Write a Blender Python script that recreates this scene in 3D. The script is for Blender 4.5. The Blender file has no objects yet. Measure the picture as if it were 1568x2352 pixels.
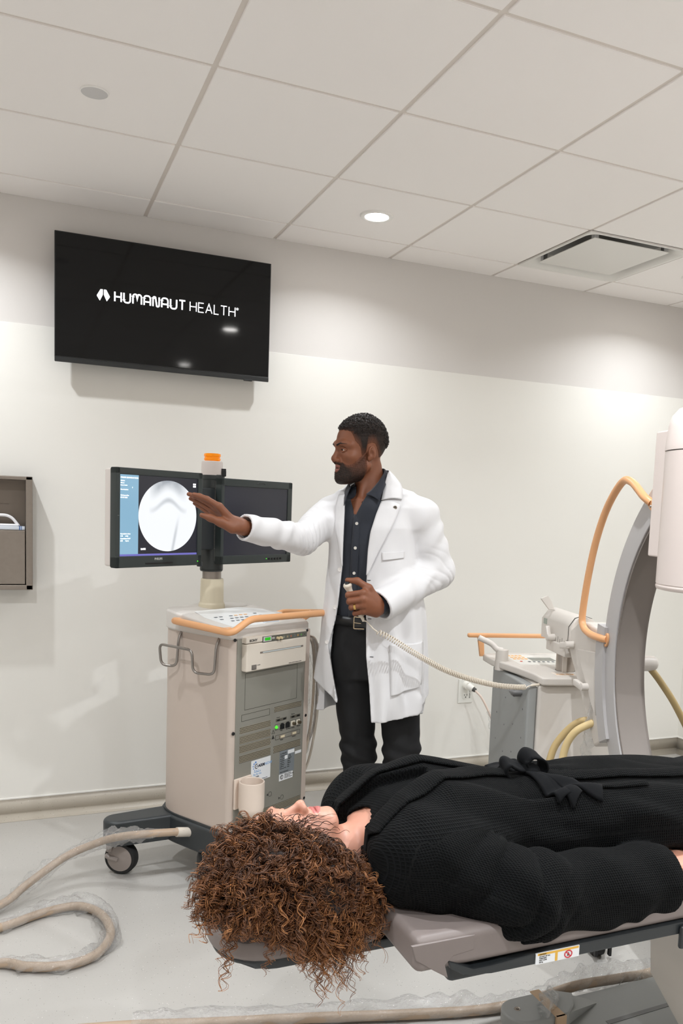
import bpy, bmesh, math, random
import numpy as np
from mathutils import Matrix, Vector
R_ = math.radians
random.seed(7); rng = np.random.default_rng(7)
sc = bpy.context.scene
COL = sc.collection
PI = math.pi

# ------------------------------------------------------------------ camera
CAM = Vector((-0.545, -4.052, 1.495)); F_PX = 1911.3
yaw, pitch, roll = R_(23.34), R_(-5.92), R_(2.26)
fwd = Vector((math.sin(yaw)*math.cos(pitch), math.cos(yaw)*math.cos(pitch), math.sin(pitch)))
rgt = Vector((math.cos(yaw), -math.sin(yaw), 0)); up = rgt.cross(fwd)
cr = rgt*math.cos(roll)+up*math.sin(roll); cu = up*math.cos(roll)-rgt*math.sin(roll)
cam_d = bpy.data.cameras.new('camera'); cam = bpy.data.objects.new('camera', cam_d); COL.objects.link(cam)
m3 = Matrix((cr, cu, -fwd)).transposed()
cam.matrix_world = Matrix.Translation(CAM) @ m3.to_4x4()
cam_d.sensor_fit = 'HORIZONTAL'; cam_d.sensor_width = 36; cam_d.lens = F_PX/1568*36
cam_d.shift_x = (784-857.2)/1568; cam_d.shift_y = (1365.7-1176)/1568
cam_d.clip_start = .05
sc.camera = cam

# ------------------------------------------------------------------ world, exposure
sc.view_settings.view_transform = 'Standard'; sc.view_settings.look = 'None'
sc.view_settings.gamma = 1; sc.view_settings.use_curve_mapping = False
sc.view_settings.exposure = 0.0
LIGHT_W = 15.6; LIGHT_SPREAD = 140; LIGHT_COL = (.96, 1.0, 1.04); ROW_W = (.44, 1.36, 1.52); NEAR_W = {'left': .72, 'middle': .42, 'right': .50}
w = bpy.data.worlds.new('world'); sc.world = w; w.use_nodes = True
w.node_tree.nodes['Background'].inputs[0].default_value = (.9, .95, 1, 1)
w.node_tree.nodes['Background'].inputs[1].default_value = .3
try:
    sc.cycles.diffuse_bounces = 6; sc.cycles.caustics_reflective = False; sc.cycles.max_bounces = 14; sc.cycles.transparent_max_bounces = 24
except Exception: pass

H = 2.77; T = .6096
# ------------------------------------------------------------------ helpers
def lin(c):
    return tuple(((x/255)/12.92 if x/255 <= .04045 else ((x/255+.055)/1.055)**2.4) for x in c)
MATS = {}
def mat(name, rgb, rough=.5, metal=0., coat=0., emit=0., emit_rgb=None, spec=.5, sss=0., alpha=1., trans=0., sheen=0.):
    m = bpy.data.materials.new(name); m.use_nodes = True
    b = m.node_tree.nodes['Principled BSDF']
    b.inputs['Base Color'].default_value = (*lin(rgb), 1)
    b.inputs['Roughness'].default_value = rough; b.inputs['Metallic'].default_value = metal
    b.inputs['Coat Weight'].default_value = coat; b.inputs['Specular IOR Level'].default_value = spec
    b.inputs['Sheen Weight'].default_value = sheen
    if sss:
        b.inputs['Subsurface Weight'].default_value = sss
        b.inputs['Subsurface Radius'].default_value = (.012, .005, .003); b.inputs['Subsurface Scale'].default_value = .6
    if emit:
        b.inputs['Emission Color'].default_value = (*lin(emit_rgb or rgb), 1); b.inputs['Emission Strength'].default_value = emit
    b.inputs['Alpha'].default_value = alpha; b.inputs['Transmission Weight'].default_value = trans
    MATS[name] = m
    return m
def nodes(m): return m.node_tree.nodes, m.node_tree.links, m.node_tree.nodes['Principled BSDF']
def add_noise(m, scale=40, amt=.06, bump=0., detail=3, coord='Object', dist=.002):
    n, l, b = nodes(m)
    tc = n.new('ShaderNodeTexCoord'); tx = n.new('ShaderNodeTexNoise')
    tx.inputs['Scale'].default_value = scale; tx.inputs['Detail'].default_value = detail
    l.new(tc.outputs[coord], tx.inputs['Vector'])
    if amt:
        mix = n.new('ShaderNodeMix'); mix.data_type = 'RGBA'; c = b.inputs['Base Color'].default_value[:]
        mix.inputs[6].default_value = (*[x*(1-amt) for x in c[:3]], 1); mix.inputs[7].default_value = (*[min(1, x*(1+amt)) for x in c[:3]], 1)
        l.new(tx.outputs['Fac'], mix.inputs[0]); l.new(mix.outputs[2], b.inputs['Base Color'])
    if bump:
        bp = n.new('ShaderNodeBump'); bp.inputs['Strength'].default_value = bump; bp.inputs['Distance'].default_value = dist
        l.new(tx.outputs['Fac'], bp.inputs['Height']); l.new(bp.outputs[0], b.inputs['Normal'])
    return m

class MB:
    """collects shapes into one mesh"""
    def __init__(s): s.v = []; s.f = []; s.mi = []; s.M = Matrix(); s.k = 0
    def add(s, vs, fs):
        o = len(s.v); s.v += [tuple(s.M @ Vector(p)) for p in vs]; s.f += [tuple(i+o for i in f) for f in fs]; s.mi += [s.k]*len(fs); return s
    def bm(s, bm):
        bm.verts.ensure_lookup_table(); bm.verts.index_update()
        s.add([v.co[:] for v in bm.verts], [[v.index for v in f.verts] for f in bm.faces]); bm.free(); return s
    def box(s, lo, hi, bev=0., seg=2):
        bm = bmesh.new(); bmesh.ops.create_cube(bm, size=1)
        lo = Vector(lo); hi = Vector(hi); d = hi-lo
        for v in bm.verts: v.co = Vector(((v.co.x+.5)*d.x, (v.co.y+.5)*d.y, (v.co.z+.5)*d.z))+lo
        if bev: bmesh.ops.bevel(bm, geom=bm.edges[:], offset=min(bev, .49*min(abs(x) for x in d)), segments=seg, affect='EDGES', profile=.5)
        return s.bm(bm)
    def cyl(s, a, b, r, r2=None, n=24, cap=True):
        a = Vector(a); b = Vector(b); r2 = r if r2 is None else r2
        z = (b-a).normalized(); x = z.orthogonal().normalized(); y = z.cross(x)
        vs = []
        for p, rr in ((a, r), (b, r2)):
            for i in range(n):
                t = 2*PI*i/n; vs.append(p+x*rr*math.cos(t)+y*rr*math.sin(t))
        fs = [(i, (i+1) % n, n+(i+1) % n, n+i) for i in range(n)]
        if cap: fs += [tuple(range(n-1, -1, -1)), tuple(range(n, 2*n))]
        return s.add(vs, fs)
    def tube(s, pts, r, n=10, cap=True, closed=False):
        P = [Vector(p) for p in pts]; N = len(P); rs = r if hasattr(r, '__len__') else [r]*N
        vs = []; fs = []; prev = None
        for i in range(N):
            a = P[(i-1) % N] if (closed or i) else P[0]; b = P[(i+1) % N] if (closed or i < N-1) else P[-1]
            t = (b-a).normalized()
            x = t.orthogonal().normalized() if prev is None else (prev-t*prev.dot(t)).normalized()
            prev = x; y = t.cross(x)
            for k in range(n):
                q = 2*PI*k/n; vs.append(P[i]+(x*math.cos(q)+y*math.sin(q))*rs[i])
        for i in range(N if closed else N-1):
            for k in range(n):
                j = (i+1) % N
                fs.append((i*n+k, i*n+(k+1) % n, j*n+(k+1) % n, j*n+k))
        if cap and not closed: fs += [tuple(range(n-1, -1, -1)), tuple(range((N-1)*n, N*n))]
        return s.add(vs, fs)
    def lathe(s, prof, o=(0, 0, 0), n=32, axis='z', cap=True):
        vs = []; fs = []; o = Vector(o)
        for (r, z) in prof:
            for i in range(n):
                t = 2*PI*i/n; c, d = r*math.cos(t), r*math.sin(t)
                vs.append(o+(Vector((c, d, z)) if axis == 'z' else Vector((c, z, d)) if axis == 'y' else Vector((z, c, d))))
        for j in range(len(prof)-1):
            for i in range(n): fs.append((j*n+i, j*n+(i+1) % n, (j+1)*n+(i+1) % n, (j+1)*n+i))
        if cap and prof[0][0] > 1e-5: fs.append(tuple(range(n-1, -1, -1)))
        if cap and prof[-1][0] > 1e-5: fs.append(tuple(range((len(prof)-1)*n, len(prof)*n)))
        return s.add(vs, fs)
    def prism(s, poly, f0, f1, axis='z', bev=0., seg=2):
        """poly 2d; f0,f1 = numbers or functions of the 2d point"""
        g = lambda f, p: f(*p) if callable(f) else f
        def mk(p, h): return (p[0], p[1], h) if axis == 'z' else (p[0], h, p[1]) if axis == 'y' else (h, p[0], p[1])
        n = len(poly); bm = bmesh.new()
        A = [bm.verts.new(mk(p, g(f0, p))) for p in poly]; B = [bm.verts.new(mk(p, g(f1, p))) for p in poly]
        bm.faces.new(A[::-1]); bm.faces.new(B)
        for i in range(n): bm.faces.new((A[i], A[(i+1) % n], B[(i+1) % n], B[i]))
        bmesh.ops.recalc_face_normals(bm, faces=bm.faces[:])
        if bev:
            rim = [e for e in bm.edges if (e.verts[0] in A) == (e.verts[1] in A)]
            bmesh.ops.bevel(bm, geom=rim, offset=bev, segments=seg, affect='EDGES', profile=.5)
        return s.bm(bm)
    def build(s, name, m, parent=None, smooth=True, angle=35):
        me = bpy.data.meshes.new(name); me.from_pydata(s.v, [], s.f); me.validate()
        ms = m if isinstance(m, (list, tuple)) else [m]
        for x in ms: me.materials.append(x)
        if len(ms) > 1 and len(me.polygons) == len(s.mi): me.polygons.foreach_set('material_index', s.mi)
        b = bmesh.new(); b.from_mesh(me); bmesh.ops.recalc_face_normals(b, faces=b.faces[:]); b.to_mesh(me); b.free()
        if smooth:
            me.polygons.foreach_set('use_smooth', [True]*len(me.polygons))
            try: me.set_sharp_from_angle(angle=R_(angle))
            except Exception: pass
        o = link(name, me, parent)
        if smooth and angle < 100: w_ = o.modifiers.new('w', 'WEIGHTED_NORMAL'); w_.keep_sharp = True; w_.weight = 80
        return o
def link(name, data, parent=None):
    o = bpy.data.objects.new(name, data); COL.objects.link(o)
    if parent: o.parent = parent
    return o
def empty(name, loc=(0, 0, 0), rz=0):
    o = bpy.data.objects.new(name, None); COL.objects.link(o); o.location = loc; o.rotation_euler = (0, 0, rz); o.empty_display_size = .1
    return o
def tag(o, label, cat, group=None, kind=None):
    o['label'] = label; o['category'] = cat
    if group: o['group'] = group
    if kind: o['kind'] = kind
    return o
def struct(o): o['kind'] = 'structure'; return o
def box(name, lo, hi, m, parent=None, bev=0., seg=2): return MB().box(lo, hi, bev, seg).build(name, m, parent)
def ctube(pts, n=8, closed=False):
    """catmull-rom resample"""
    P = [Vector(p) for p in pts]; N = len(P); out = []
    for i in range(N if closed else N-1):
        p0 = P[(i-1) % N] if closed or i > 0 else P[0]*2-P[1]; p1 = P[i]; p2 = P[(i+1) % N]
        p3 = P[(i+2) % N] if closed or i+2 < N else P[-1]*2-P[-2]
        for k in range(n):
            t = k/n
            out.append(.5*((2*p1)+(p2-p0)*t+(2*p0-5*p1+4*p2-p3)*t*t+(3*p1-p0-3*p2+p3)*t**3))
    if not closed: out.append(P[-1])
    return out
def fillet(pts, r, n=6):
    """polyline with rounded corners"""
    P = [Vector(p) for p in pts]; out = [P[0]]
    for i in range(1, len(P)-1):
        a = (P[i-1]-P[i]); b = (P[i+1]-P[i]); rr = min(r, a.length*.49, b.length*.49)
        A = P[i]+a.normalized()*rr; B = P[i]+b.normalized()*rr
        for k in range(n+1):
            t = k/n; out.append(A*(1-t)**2+P[i]*2*t*(1-t)+B*t*t)
    out.append(P[-1]); return out
def text(name, s, size, m, parent, M, bold=0., align='LEFT', depth=.0004, sx=1.):
    c = bpy.data.curves.new(name, 'FONT'); c.body = s; c.size = size; c.offset = bold; c.align_x = align; c.extrude = depth; c.resolution_u = 3
    o = bpy.data.objects.new('tmp', c); COL.objects.link(o)
    dg = bpy.context.evaluated_depsgraph_get(); me = bpy.data.meshes.new_from_object(o.evaluated_get(dg))
    bpy.data.objects.remove(o); me.name = name
    me.transform(M @ Matrix.Diagonal((sx, 1, 1, 1))); me.materials.clear(); me.materials.append(m)
    return link(name, me, parent)
def front(x, y, z): return Matrix.Translation((x, y, z)) @ Matrix.Rotation(PI/2, 4, 'X')    # text on a face looking to -y
def copy_tree(o, parent=None):
    c = o.copy(); COL.objects.link(c); c.parent = parent
    for ch in o.children: copy_tree(ch, c)
    return c

# ------------------------------------------------------------------ signed-distance modelling (bodies and cloth as single continuous surfaces)
def A3(p): return np.array(p, dtype=np.float32)
def cap(P, a, b, ra, rb=None, sq=None):
    a = A3(a); b = A3(b); rb = ra if rb is None else rb; ab = b-a; pa = P-a
    t = np.clip((pa @ ab)/max(float(ab @ ab), 1e-9), 0, 1)
    d = pa-t[:, None]*ab
    if sq is not None: d = d/A3(sq)
    return np.sqrt((d*d).sum(1))-(ra+(rb-ra)*t)
def ell(P, c, r, Rm=None):
    q = P-A3(c)
    if Rm is not None: q = q @ np.asarray(Rm, dtype=np.float32)
    r = A3(r); k0 = np.sqrt(((q/r)**2).sum(1)); k1 = np.sqrt(((q/(r*r))**2).sum(1))
    return k0*(k0-1)/np.maximum(k1, 1e-6)
def rbox(P, c, h, r, Rm=None):
    q = P-A3(c)
    if Rm is not None: q = q @ np.asarray(Rm, dtype=np.float32)
    q = np.abs(q)-(A3(h)-r)
    return np.sqrt((np.maximum(q, 0)**2).sum(1))+np.minimum(q.max(1), 0)-r
def smin(a, b, k):
    h = np.maximum(k-np.abs(a-b), 0)/k
    return np.minimum(a, b)-h*h*k*.25
def smax(a, b, k): return -smin(-a, -b, k)
def su(k, *ds):
    d = ds[0]
    for e in ds[1:]: d = smin(d, e, k)
    return d
def rotz(a): c, s = math.cos(a), math.sin(a); return np.array([[c, -s, 0], [s, c, 0], [0, 0, 1]])
def roty(a): c, s = math.cos(a), math.sin(a); return np.array([[c, 0, s], [0, 1, 0], [-s, 0, c]])
def rotx(a): c, s = math.cos(a), math.sin(a); return np.array([[1, 0, 0], [0, c, -s], [0, s, c]])
_w = rng.normal(size=(3, 10, 3)); _ph = rng.uniform(0, 6.28, (3, 10))
def wob(P, f, k=0):
    """smooth noise about -1..1"""
    s = 0
    for i in range(10): s = s+np.sin(P @ (_w[k, i]*f).astype(np.float32)+_ph[k, i])
    return s/3.2
def interp(x, xs, ys): return np.interp(x, xs, ys).astype(np.float32)
def nets(fn, lo, hi, h, B=6, slack=1.6):
    lo = np.array(lo, float); n = (np.ceil((np.array(hi)-lo)/h/B).astype(int))*B
    nb = n//B; bi = np.stack(np.meshgrid(*[np.arange(k) for k in nb], indexing='ij'), -1).reshape(-1, 3)
    ce = (lo+(bi+.5)*B*h).astype(np.float32); dc = np.concatenate([fn(ce[i:i+200000]) for i in range(0, len(ce), 200000)])
    act = np.abs(dc) < B*h*.87*slack
    G = np.repeat(np.repeat(np.repeat(dc.reshape(nb), B, 0), B, 1), B, 2).astype(np.float32)
    loc = np.stack(np.meshgrid(*[np.arange(B)]*3, indexing='ij'), -1).reshape(-1, 3)
    ab = bi[act]
    for s in range(0, len(ab), 1500):
        idx = (ab[s:s+1500, None, :]*B+loc[None]).reshape(-1, 3)
        G[idx[:, 0], idx[:, 1], idx[:, 2]] = fn((lo+idx*h).astype(np.float32))
    S = G < 0
    cnt = np.zeros(np.array(S.shape)-1, np.uint8)
    cr_ = [(i, j, k) for i in (0, 1) for j in (0, 1) for k in (0, 1)]
    sl = lambda o: tuple(slice(o[a], S.shape[a]-1+o[a]) for a in range(3))
    for o in cr_: cnt += S[sl(o)]
    cells = np.argwhere((cnt > 0) & (cnt < 8))
    if not len(cells): return np.zeros((0, 3)), []
    acc = np.zeros((len(cells), 3)); na = np.zeros(len(cells))
    gv = {o: G[cells[:, 0]+o[0], cells[:, 1]+o[1], cells[:, 2]+o[2]] for o in cr_}
    for o in cr_:
        for a in range(3):
            if o[a] == 0:
                p = list(o); p[a] = 1; p = tuple(p); g0, g1 = gv[o], gv[p]
                m = (g0 < 0) != (g1 < 0); t = np.where(m, g0/np.where(m, g0-g1, 1), 0)
                q = np.tile(np.array(o, float), (len(cells), 1)); q[:, a] = t
                acc += q*m[:, None]; na += m
    V = lo+(cells+acc/na[:, None])*h
    ID = -np.ones(cnt.shape, np.int64); ID[cells[:, 0], cells[:, 1], cells[:, 2]] = np.arange(len(cells))
    F = []
    for a in range(3):
        b, c = (a+1) % 3, (a+2) % 3
        s0 = [slice(0, -1)]*3; s1 = [slice(0, -1)]*3; s1[a] = slice(1, None)
        for x in (b, c): s0[x] = slice(1, -1); s1[x] = slice(1, -1)
        s0[a] = slice(0, -1)
        A_, B_ = S[tuple(s0)], S[tuple(s1)]
        for fl, msk in ((0, A_ & ~B_), (1, ~A_ & B_)):
            e = np.argwhere(msk)
            if not len(e): continue
            e[:, b] += 1; e[:, c] += 1
            def g(db, dc_):
                q = e.copy(); q[:, b] -= db; q[:, c] -= dc_; return ID[q[:, 0], q[:, 1], q[:, 2]]
            qd = np.stack([g(1, 1), g(0, 1), g(0, 0), g(1, 0)], 1)
            F.append(qd if fl == 0 else qd[:, ::-1])
    F = np.concatenate(F); F = F[(F >= 0).all(1)]
    return V, F
def sdf_mesh(name, fn, lo, hi, h, m, parent=None, world=None, relax=0, matfn=None, attr=None):
    V, F = nets(fn, lo, hi, h)
    return np_mesh(name, V, F, m, parent, world, matfn, attr)
def np_mesh(name, V, F, m, parent=None, world=None, matfn=None, attr=None):
    me = bpy.data.meshes.new(name)
    V0 = V
    if world is not None: V = V @ np.array(world.to_3x3()).T+np.array(world.translation)
    F = np.asarray(F, dtype=np.int32); k = F.shape[1]
    me.vertices.add(len(V)); me.vertices.foreach_set('co', V.astype(np.float32).ravel())
    me.loops.add(F.size); me.loops.foreach_set('vertex_index', F.ravel())
    me.polygons.add(len(F)); me.polygons.foreach_set('loop_start', np.arange(len(F), dtype=np.int32)*k)
    for x in (m if isinstance(m, (list, tuple)) else [m]): me.materials.append(x)
    me.update(calc_edges=True); me.validate()
    me.polygons.foreach_set('use_smooth', np.ones(len(me.polygons), bool))
    if matfn is not None and len(me.polygons) == len(F): me.polygons.foreach_set('material_index', matfn(V0[F].mean(1)).astype(np.int32))
    if attr:
        for an, av in attr(V0).items():
            at = me.attributes.new(an, 'FLOAT_VECTOR', 'POINT'); at.data.foreach_set('vector', np.asarray(av, np.float32).ravel())
    return link(name, me, parent)
def join(name, objs, parent=None):
    """merge several meshes (same material list) into one object's mesh"""
    b = bmesh.new(); ms = []
    for o in objs:
        off = len(ms); ms += list(o.data.materials); n0 = len(b.faces); b.from_mesh(o.data); b.faces.ensure_lookup_table()
        for f in b.faces[n0:]: f.material_index += off
    me = bpy.data.meshes.new(name); b.to_mesh(me); b.free()
    for x in ms: me.materials.append(x)
    for o in objs:
        d = o.data; bpy.data.objects.remove(o); bpy.data.meshes.remove(d)
    return link(name, me, parent)
# ------------------------------------------------------------------ room shell
XL, XR, YF = -2.1, 3.386, -5.7
M_wall_up = add_noise(mat('wall_paint', (216, 212, 208), .75), 180, .01, .05)
M_panel = add_noise(mat('wall_panel', (234, 232, 226), .42), 250, .006, .03)
M_white = mat('white_paint', (236, 234, 229), .5)
M_tile = add_noise(mat('ceiling_tile', (246, 242, 239), .9), 500, .015, .10)
M_grid = mat('grid_bar', (222, 214, 206), .6)
def speckle(m, dens=1.):
    n, l, b = nodes(m); c = b.inputs['Base Color'].default_value[:]
    tc = n.new('ShaderNodeTexCoord'); prev = None
    for sc_, thr, col in ((95, .115, (60, 52, 42)), (150, .10, (120, 100, 78)), (75, .08, (248, 246, 240)), (240, .13, (150, 142, 130))):
        v = n.new('ShaderNodeTexVoronoi'); v.inputs['Scale'].default_value = sc_
        l.new(tc.outputs['Object'], v.inputs['Vector'])
        g = n.new('ShaderNodeMath'); g.operation = 'LESS_THAN'; g.inputs[1].default_value = thr; l.new(v.outputs['Distance'], g.inputs[0])
        # only some cells carry a speck
        sp = n.new('ShaderNodeSeparateColor'); l.new(v.outputs['Color'], sp.inputs[0])
        k = n.new('ShaderNodeMath'); k.operation = 'GREATER_THAN'; k.inputs[1].default_value = .62; l.new(sp.outputs[0], k.inputs[0])
        mu = n.new('ShaderNodeMath'); mu.operation = 'MULTIPLY'; l.new(g.outputs[0], mu.inputs[0]); l.new(k.outputs[0], mu.inputs[1])
        m2 = n.new('ShaderNodeMath'); m2.operation = 'MULTIPLY'; m2.inputs[1].default_value = .75*dens; l.new(mu.outputs[0], m2.inputs[0])
        mix = n.new('ShaderNodeMix'); mix.data_type = 'RGBA'; mix.inputs[7].default_value = (*lin(col), 1)
        if prev is None: mix.inputs[6].default_value = c
        else: l.new(prev, mix.inputs[6])
        l.new(m2.outputs[0], mix.inputs[0]); prev = mix.outputs[2]
    l.new(prev, b.inputs['Base Color'])
    return m
M_floor = speckle(mat('speckled_vinyl', (178, 175, 170), .30))
M_cove = speckle(mat('cove_vinyl', (186, 178, 165), .38))

struct(MB().box((XL-.1, YF-.1, -.12), (XR+.1, .1, 0)).build('floor', M_floor))
struct(MB().box((XL-.1, 0, 0), (XR+.1, .12, H+.3)).build('wall_back', M_wall_up))
struct(MB().box((XR, YF-.1, 0), (XR+.12, 0, H+.3)).build('wall_right', M_wall_up))
struct(MB().box((XL-.12, YF-.1, 0), (XL, 0, H+.3)).build('wall_left', M_wall_up))
struct(MB().box((XL-.1, YF-.12, 0), (XR+.1, YF, H+.3)).build('wall_front', M_wall_up))
DADO = 2.236
struct(MB().box((XL, -.0035, .098), (XR-.0035, 0, DADO), .001).build('trim_1', M_panel))
struct(MB().box((XR-.0035, YF, .098), (XR, 0, DADO), .001).build('trim_2', M_panel))
# flash-cove base: a vertical strip that sweeps into the floor, white bead along its top
def cove(name, a, b, nrm):
    a = Vector(a); b = Vector(b); nrm = Vector(nrm); prof = [(.004, .1), (.004, .03)]
    for i in range(9):
        t = PI/2*i/8; prof.append((.004+.03*(1-math.cos(t)), .03-.029*math.sin(t)))
    vs = []; fs = []
    for p in (a, b): vs += [p+nrm*x+Vector((0, 0, z)) for x, z in prof]
    k = len(prof); fs = [(i, i+1, k+i+1, k+i) for i in range(k-1)]
    o = struct(MB().add(vs, fs).build(name, M_cove, angle=60))
    so = o.modifiers.new('s', 'SOLIDIFY'); so.thickness = .003; so.offset = 0
    return o
cove('baseboard_back', (XL, 0, 0), (XR, 0, 0), (0, -1, 0))
cove('baseboard_right', (XR, 0, 0), (XR, YF, 0), (-1, 0, 0))
struct(MB().box((XL, -.008, .098), (XR-.008, -.0035, .106), .0015).build('trim_3', M_white))
struct(MB().box((XR-.008, YF, .098), (XR-.0035, 0, .106), .0015).build('trim_4', M_white))

# suspended ceiling: flat grid bars with tegular tiles sitting a little below them
VENT = (3, 0)                                     # grid cell of the air diffuser
Y0 = -.238
xs = [i*T for i in range(-4, 7)]; ys = [Y0-j*T for j in range(0, 11)]
tl = MB(); g = .0085
def tile(x0, x1, y0, y1):
    x0 = max(x0, XL); x1 = min(x1, XR); y0 = max(y0, YF); y1 = min(y1, 0)
    if x1-x0 < .03 or y1-y0 < .03: return
    tl.box((x0+g, y0+g, H), (x1-g if x1 < XR else x1, (y1-g) if y1 < 0 else y1, H+.02), .002, 1)
for i in range(len(xs)-1):
    tile(xs[i], xs[i+1], Y0, 0)
    for j in range(len(ys)-1):
        if (i-4, j) == VENT: continue
        tile(xs[i], xs[i+1], ys[j]-T, ys[j])
ceil_o = struct(tl.build('ceiling', M_tile))
gm = MB()
for x in xs:
    if XL < x < XR: gm.box((x-.0115, YF, H+.006), (x+.0115, 0, H+.03))
for y in ys:
    if y > YF: gm.box((XL, y-.0115, H+.0065), (XR, y+.0115, H+.03))
gm.build('ceiling_grid', M_grid, ceil_o)
MB().box((XL-.1, YF-.1, H+.12), (XR+.1, .1, H+.2)).build('ceiling_deck', M_wall_up, ceil_o)

# ------------------------------------------------------------------ recessed round lights (the room's lamps)
M_trimring = mat('light_trim', (240, 238, 234), .4)
M_diff = mat('light_diffuser', (255, 250, 242), .5, emit=55, emit_rgb=(255, 252, 248))
def make_light(label):
    o = empty('ceiling_light'); tag(o, label, 'ceiling light', 'round recessed ceiling lights')
    MB().lathe([(.052, -.0065), (.060, -.009), (.071, -.0075), (.0745, -.001), (.0745, .0), (.052, .0), (.052, -.0065)], n=48, cap=False).build('trim_ring', M_trimring, o)
    MB().lathe([(.0001, -.0045), (.0535, -.0045), (.0535, -.003), (.0001, -.003)], n=48).build('diffuser', M_diff, o)
    ld = bpy.data.lights.new('lamp', 'AREA'); ld.shape = 'DISK'; ld.size = .055; ld.energy = LIGHT_W; ld.color = LIGHT_COL; ld.spread = R_(LIGHT_SPREAD)
    l = bpy.data.objects.new('lamp', ld); COL.objects.link(l); l.parent = o; l.location = (0, 0, -.0052)
    return o
LAMP = []
for k_ in ROW_W:
    ld_ = bpy.data.lights.new('lamp', 'AREA'); ld_.shape = 'DISK'; ld_.size = .055; ld_.energy = LIGHT_W*k_; ld_.color = LIGHT_COL; ld_.spread = R_(LIGHT_SPREAD); LAMP.append(ld_)
LX = {-1.5*T: 'left', 1.5*T: 'middle', 4.5*T: 'right'}; first = None
names = {(1, 0): 'lit round ceiling light above the doctor, the one nearest the back wall', (1, 1): 'round ceiling light cut by the top right edge of the photo'}
for a, lx in enumerate(LX):
    for b, ly in enumerate((Y0-.5*T, Y0-3.5*T, Y0-6.5*T)):
        lab = names.get((a, b), 'round ceiling light of the %s row, %s' % (LX[lx], ('close to the back wall', 'half way into the room', 'far in front of the back wall')[b]))
        if first is None: first = make_light(lab); o = first
        else: o = copy_tree(first)
        o['label'] = lab; o.location = (lx, ly, H)
        lm_ = [ch for ch in o.children if ch.type == 'LIGHT'][0]; lm_.data = LAMP[b]
        if b == 0: lm_.data = LAMP[0].copy(); lm_.data.energy = LIGHT_W*NEAR_W[LX[lx]]

sp = empty('ceiling_speaker', (-.311, -1.128, H))
tag(sp, 'flat grey round ceiling cover plate, unlit, left part of the ceiling', 'ceiling speaker')
MB().lathe([(.0001, -.006), (.040, -.0055), (.0405, -.0045), (.0001, -.0045)], n=40).build('grille', mat('speaker_grille', (205, 203, 202), .6), sp)
MB().lathe([(.0405, -.0055), (.0435, -.004), (.044, 0), (.0405, 0), (.0405, -.0055)], n=40, cap=False).build('rim', M_trimring, sp)

# square plaque air diffuser
vx, vy = (VENT[0]+.5)*T, Y0-.5*T
ad = empty('air_diffuser', (vx, vy, H)); tag(ad, 'square white ceiling air diffuser with a flat centre plate near the right edge', 'air vent')
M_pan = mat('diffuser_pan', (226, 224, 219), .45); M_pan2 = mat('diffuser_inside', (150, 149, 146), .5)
def ring_loft(rings, n=16):
    vs = []; fs = []
    for (h, r, z) in rings:
        for cx, cy, a0 in ((h-r, h-r, 0), (-h+r, h-r, 90), (-h+r, -h+r, 180), (h-r, -h+r, 270)):
            for k in range(n): t = R_(a0+90*k/(n-1)); vs.append((cx+r*math.cos(t), cy+r*math.sin(t), z))
    m_ = 4*n
    for j in range(len(rings)-1):
        for i in range(m_): fs.append((j*m_+i, j*m_+(i+1) % m_, (j+1)*m_+(i+1) % m_, (j+1)*m_+i))
    return vs, fs
v_, f_ = ring_loft([(.300, .004, .004), (.300, .004, -.003), (.296, .006, -.004), (.285, .05, -.002), (.268, .07, .01), (.255, .08, .03), (.24, .08, .06)])
MB().add(v_, f_).build('frame', M_pan, ad)
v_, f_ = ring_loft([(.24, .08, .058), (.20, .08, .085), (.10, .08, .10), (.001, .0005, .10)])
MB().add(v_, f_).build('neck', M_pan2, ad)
MB().box((-.222, -.222, .004), (.222, .222, .008), .0015).build('centre_plate', M_pan, ad)
for sx_, sy_ in ((1, 1), (1, -1), (-1, 1), (-1, -1)):
    MB().box((sx_*.205-.012, sy_*.205-.012, .008), (sx_*.205+.012, sy_*.205+.012, .09), .001).build('bracket', mat('galvanised', (190, 190, 192), .35, .8) if 'galvanised' not in MATS else MATS['galvanised'], ad)

# ------------------------------------------------------------------ wall television
M_tvb = mat('tv_plastic', (22, 23, 24), .35); M_tvs = mat('tv_screen', (9, 10, 11), .055, spec=.30)
M_led = mat('screen_white', (255, 255, 255), .5, emit=1.3, emit_rgb=(238, 240, 246))
tvx0, tvx1, tvz0, tvz1 = -.388, .572, 2.081, 2.627; tvc = (tvx0+tvx1)/2
tv = empty('television', (tvc, 0, tvz0)); tag(tv, 'black wall television showing a white company logo, high on the back wall', 'television')
hw = (tvx1-tvx0)/2; th = tvz1-tvz0
MB().box((-hw, -.090, 0), (hw, -.068, th), .002).box((-hw+.1, -.069, .05), (hw-.1, -.035, th-.12), .012).build('casing', M_tvb, tv)
MB().box((-hw+.004, -.0915, .022), (hw-.004, -.0898, th-.004), .0005).build('screen', M_tvs, tv)
MB().box((-hw, -.093, -.004), (hw, -.085, .017), .003).box((.36, -.094, -.008), (.40, -.08, .0), .002).build('lower_bezel', mat('bezel', (38, 40, 41), .3), tv)
MB().box((-.15, -.036, .12), (.15, 0, .40), .004).build('wall_mount', mat('mount', (40, 40, 40), .5), tv)
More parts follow.
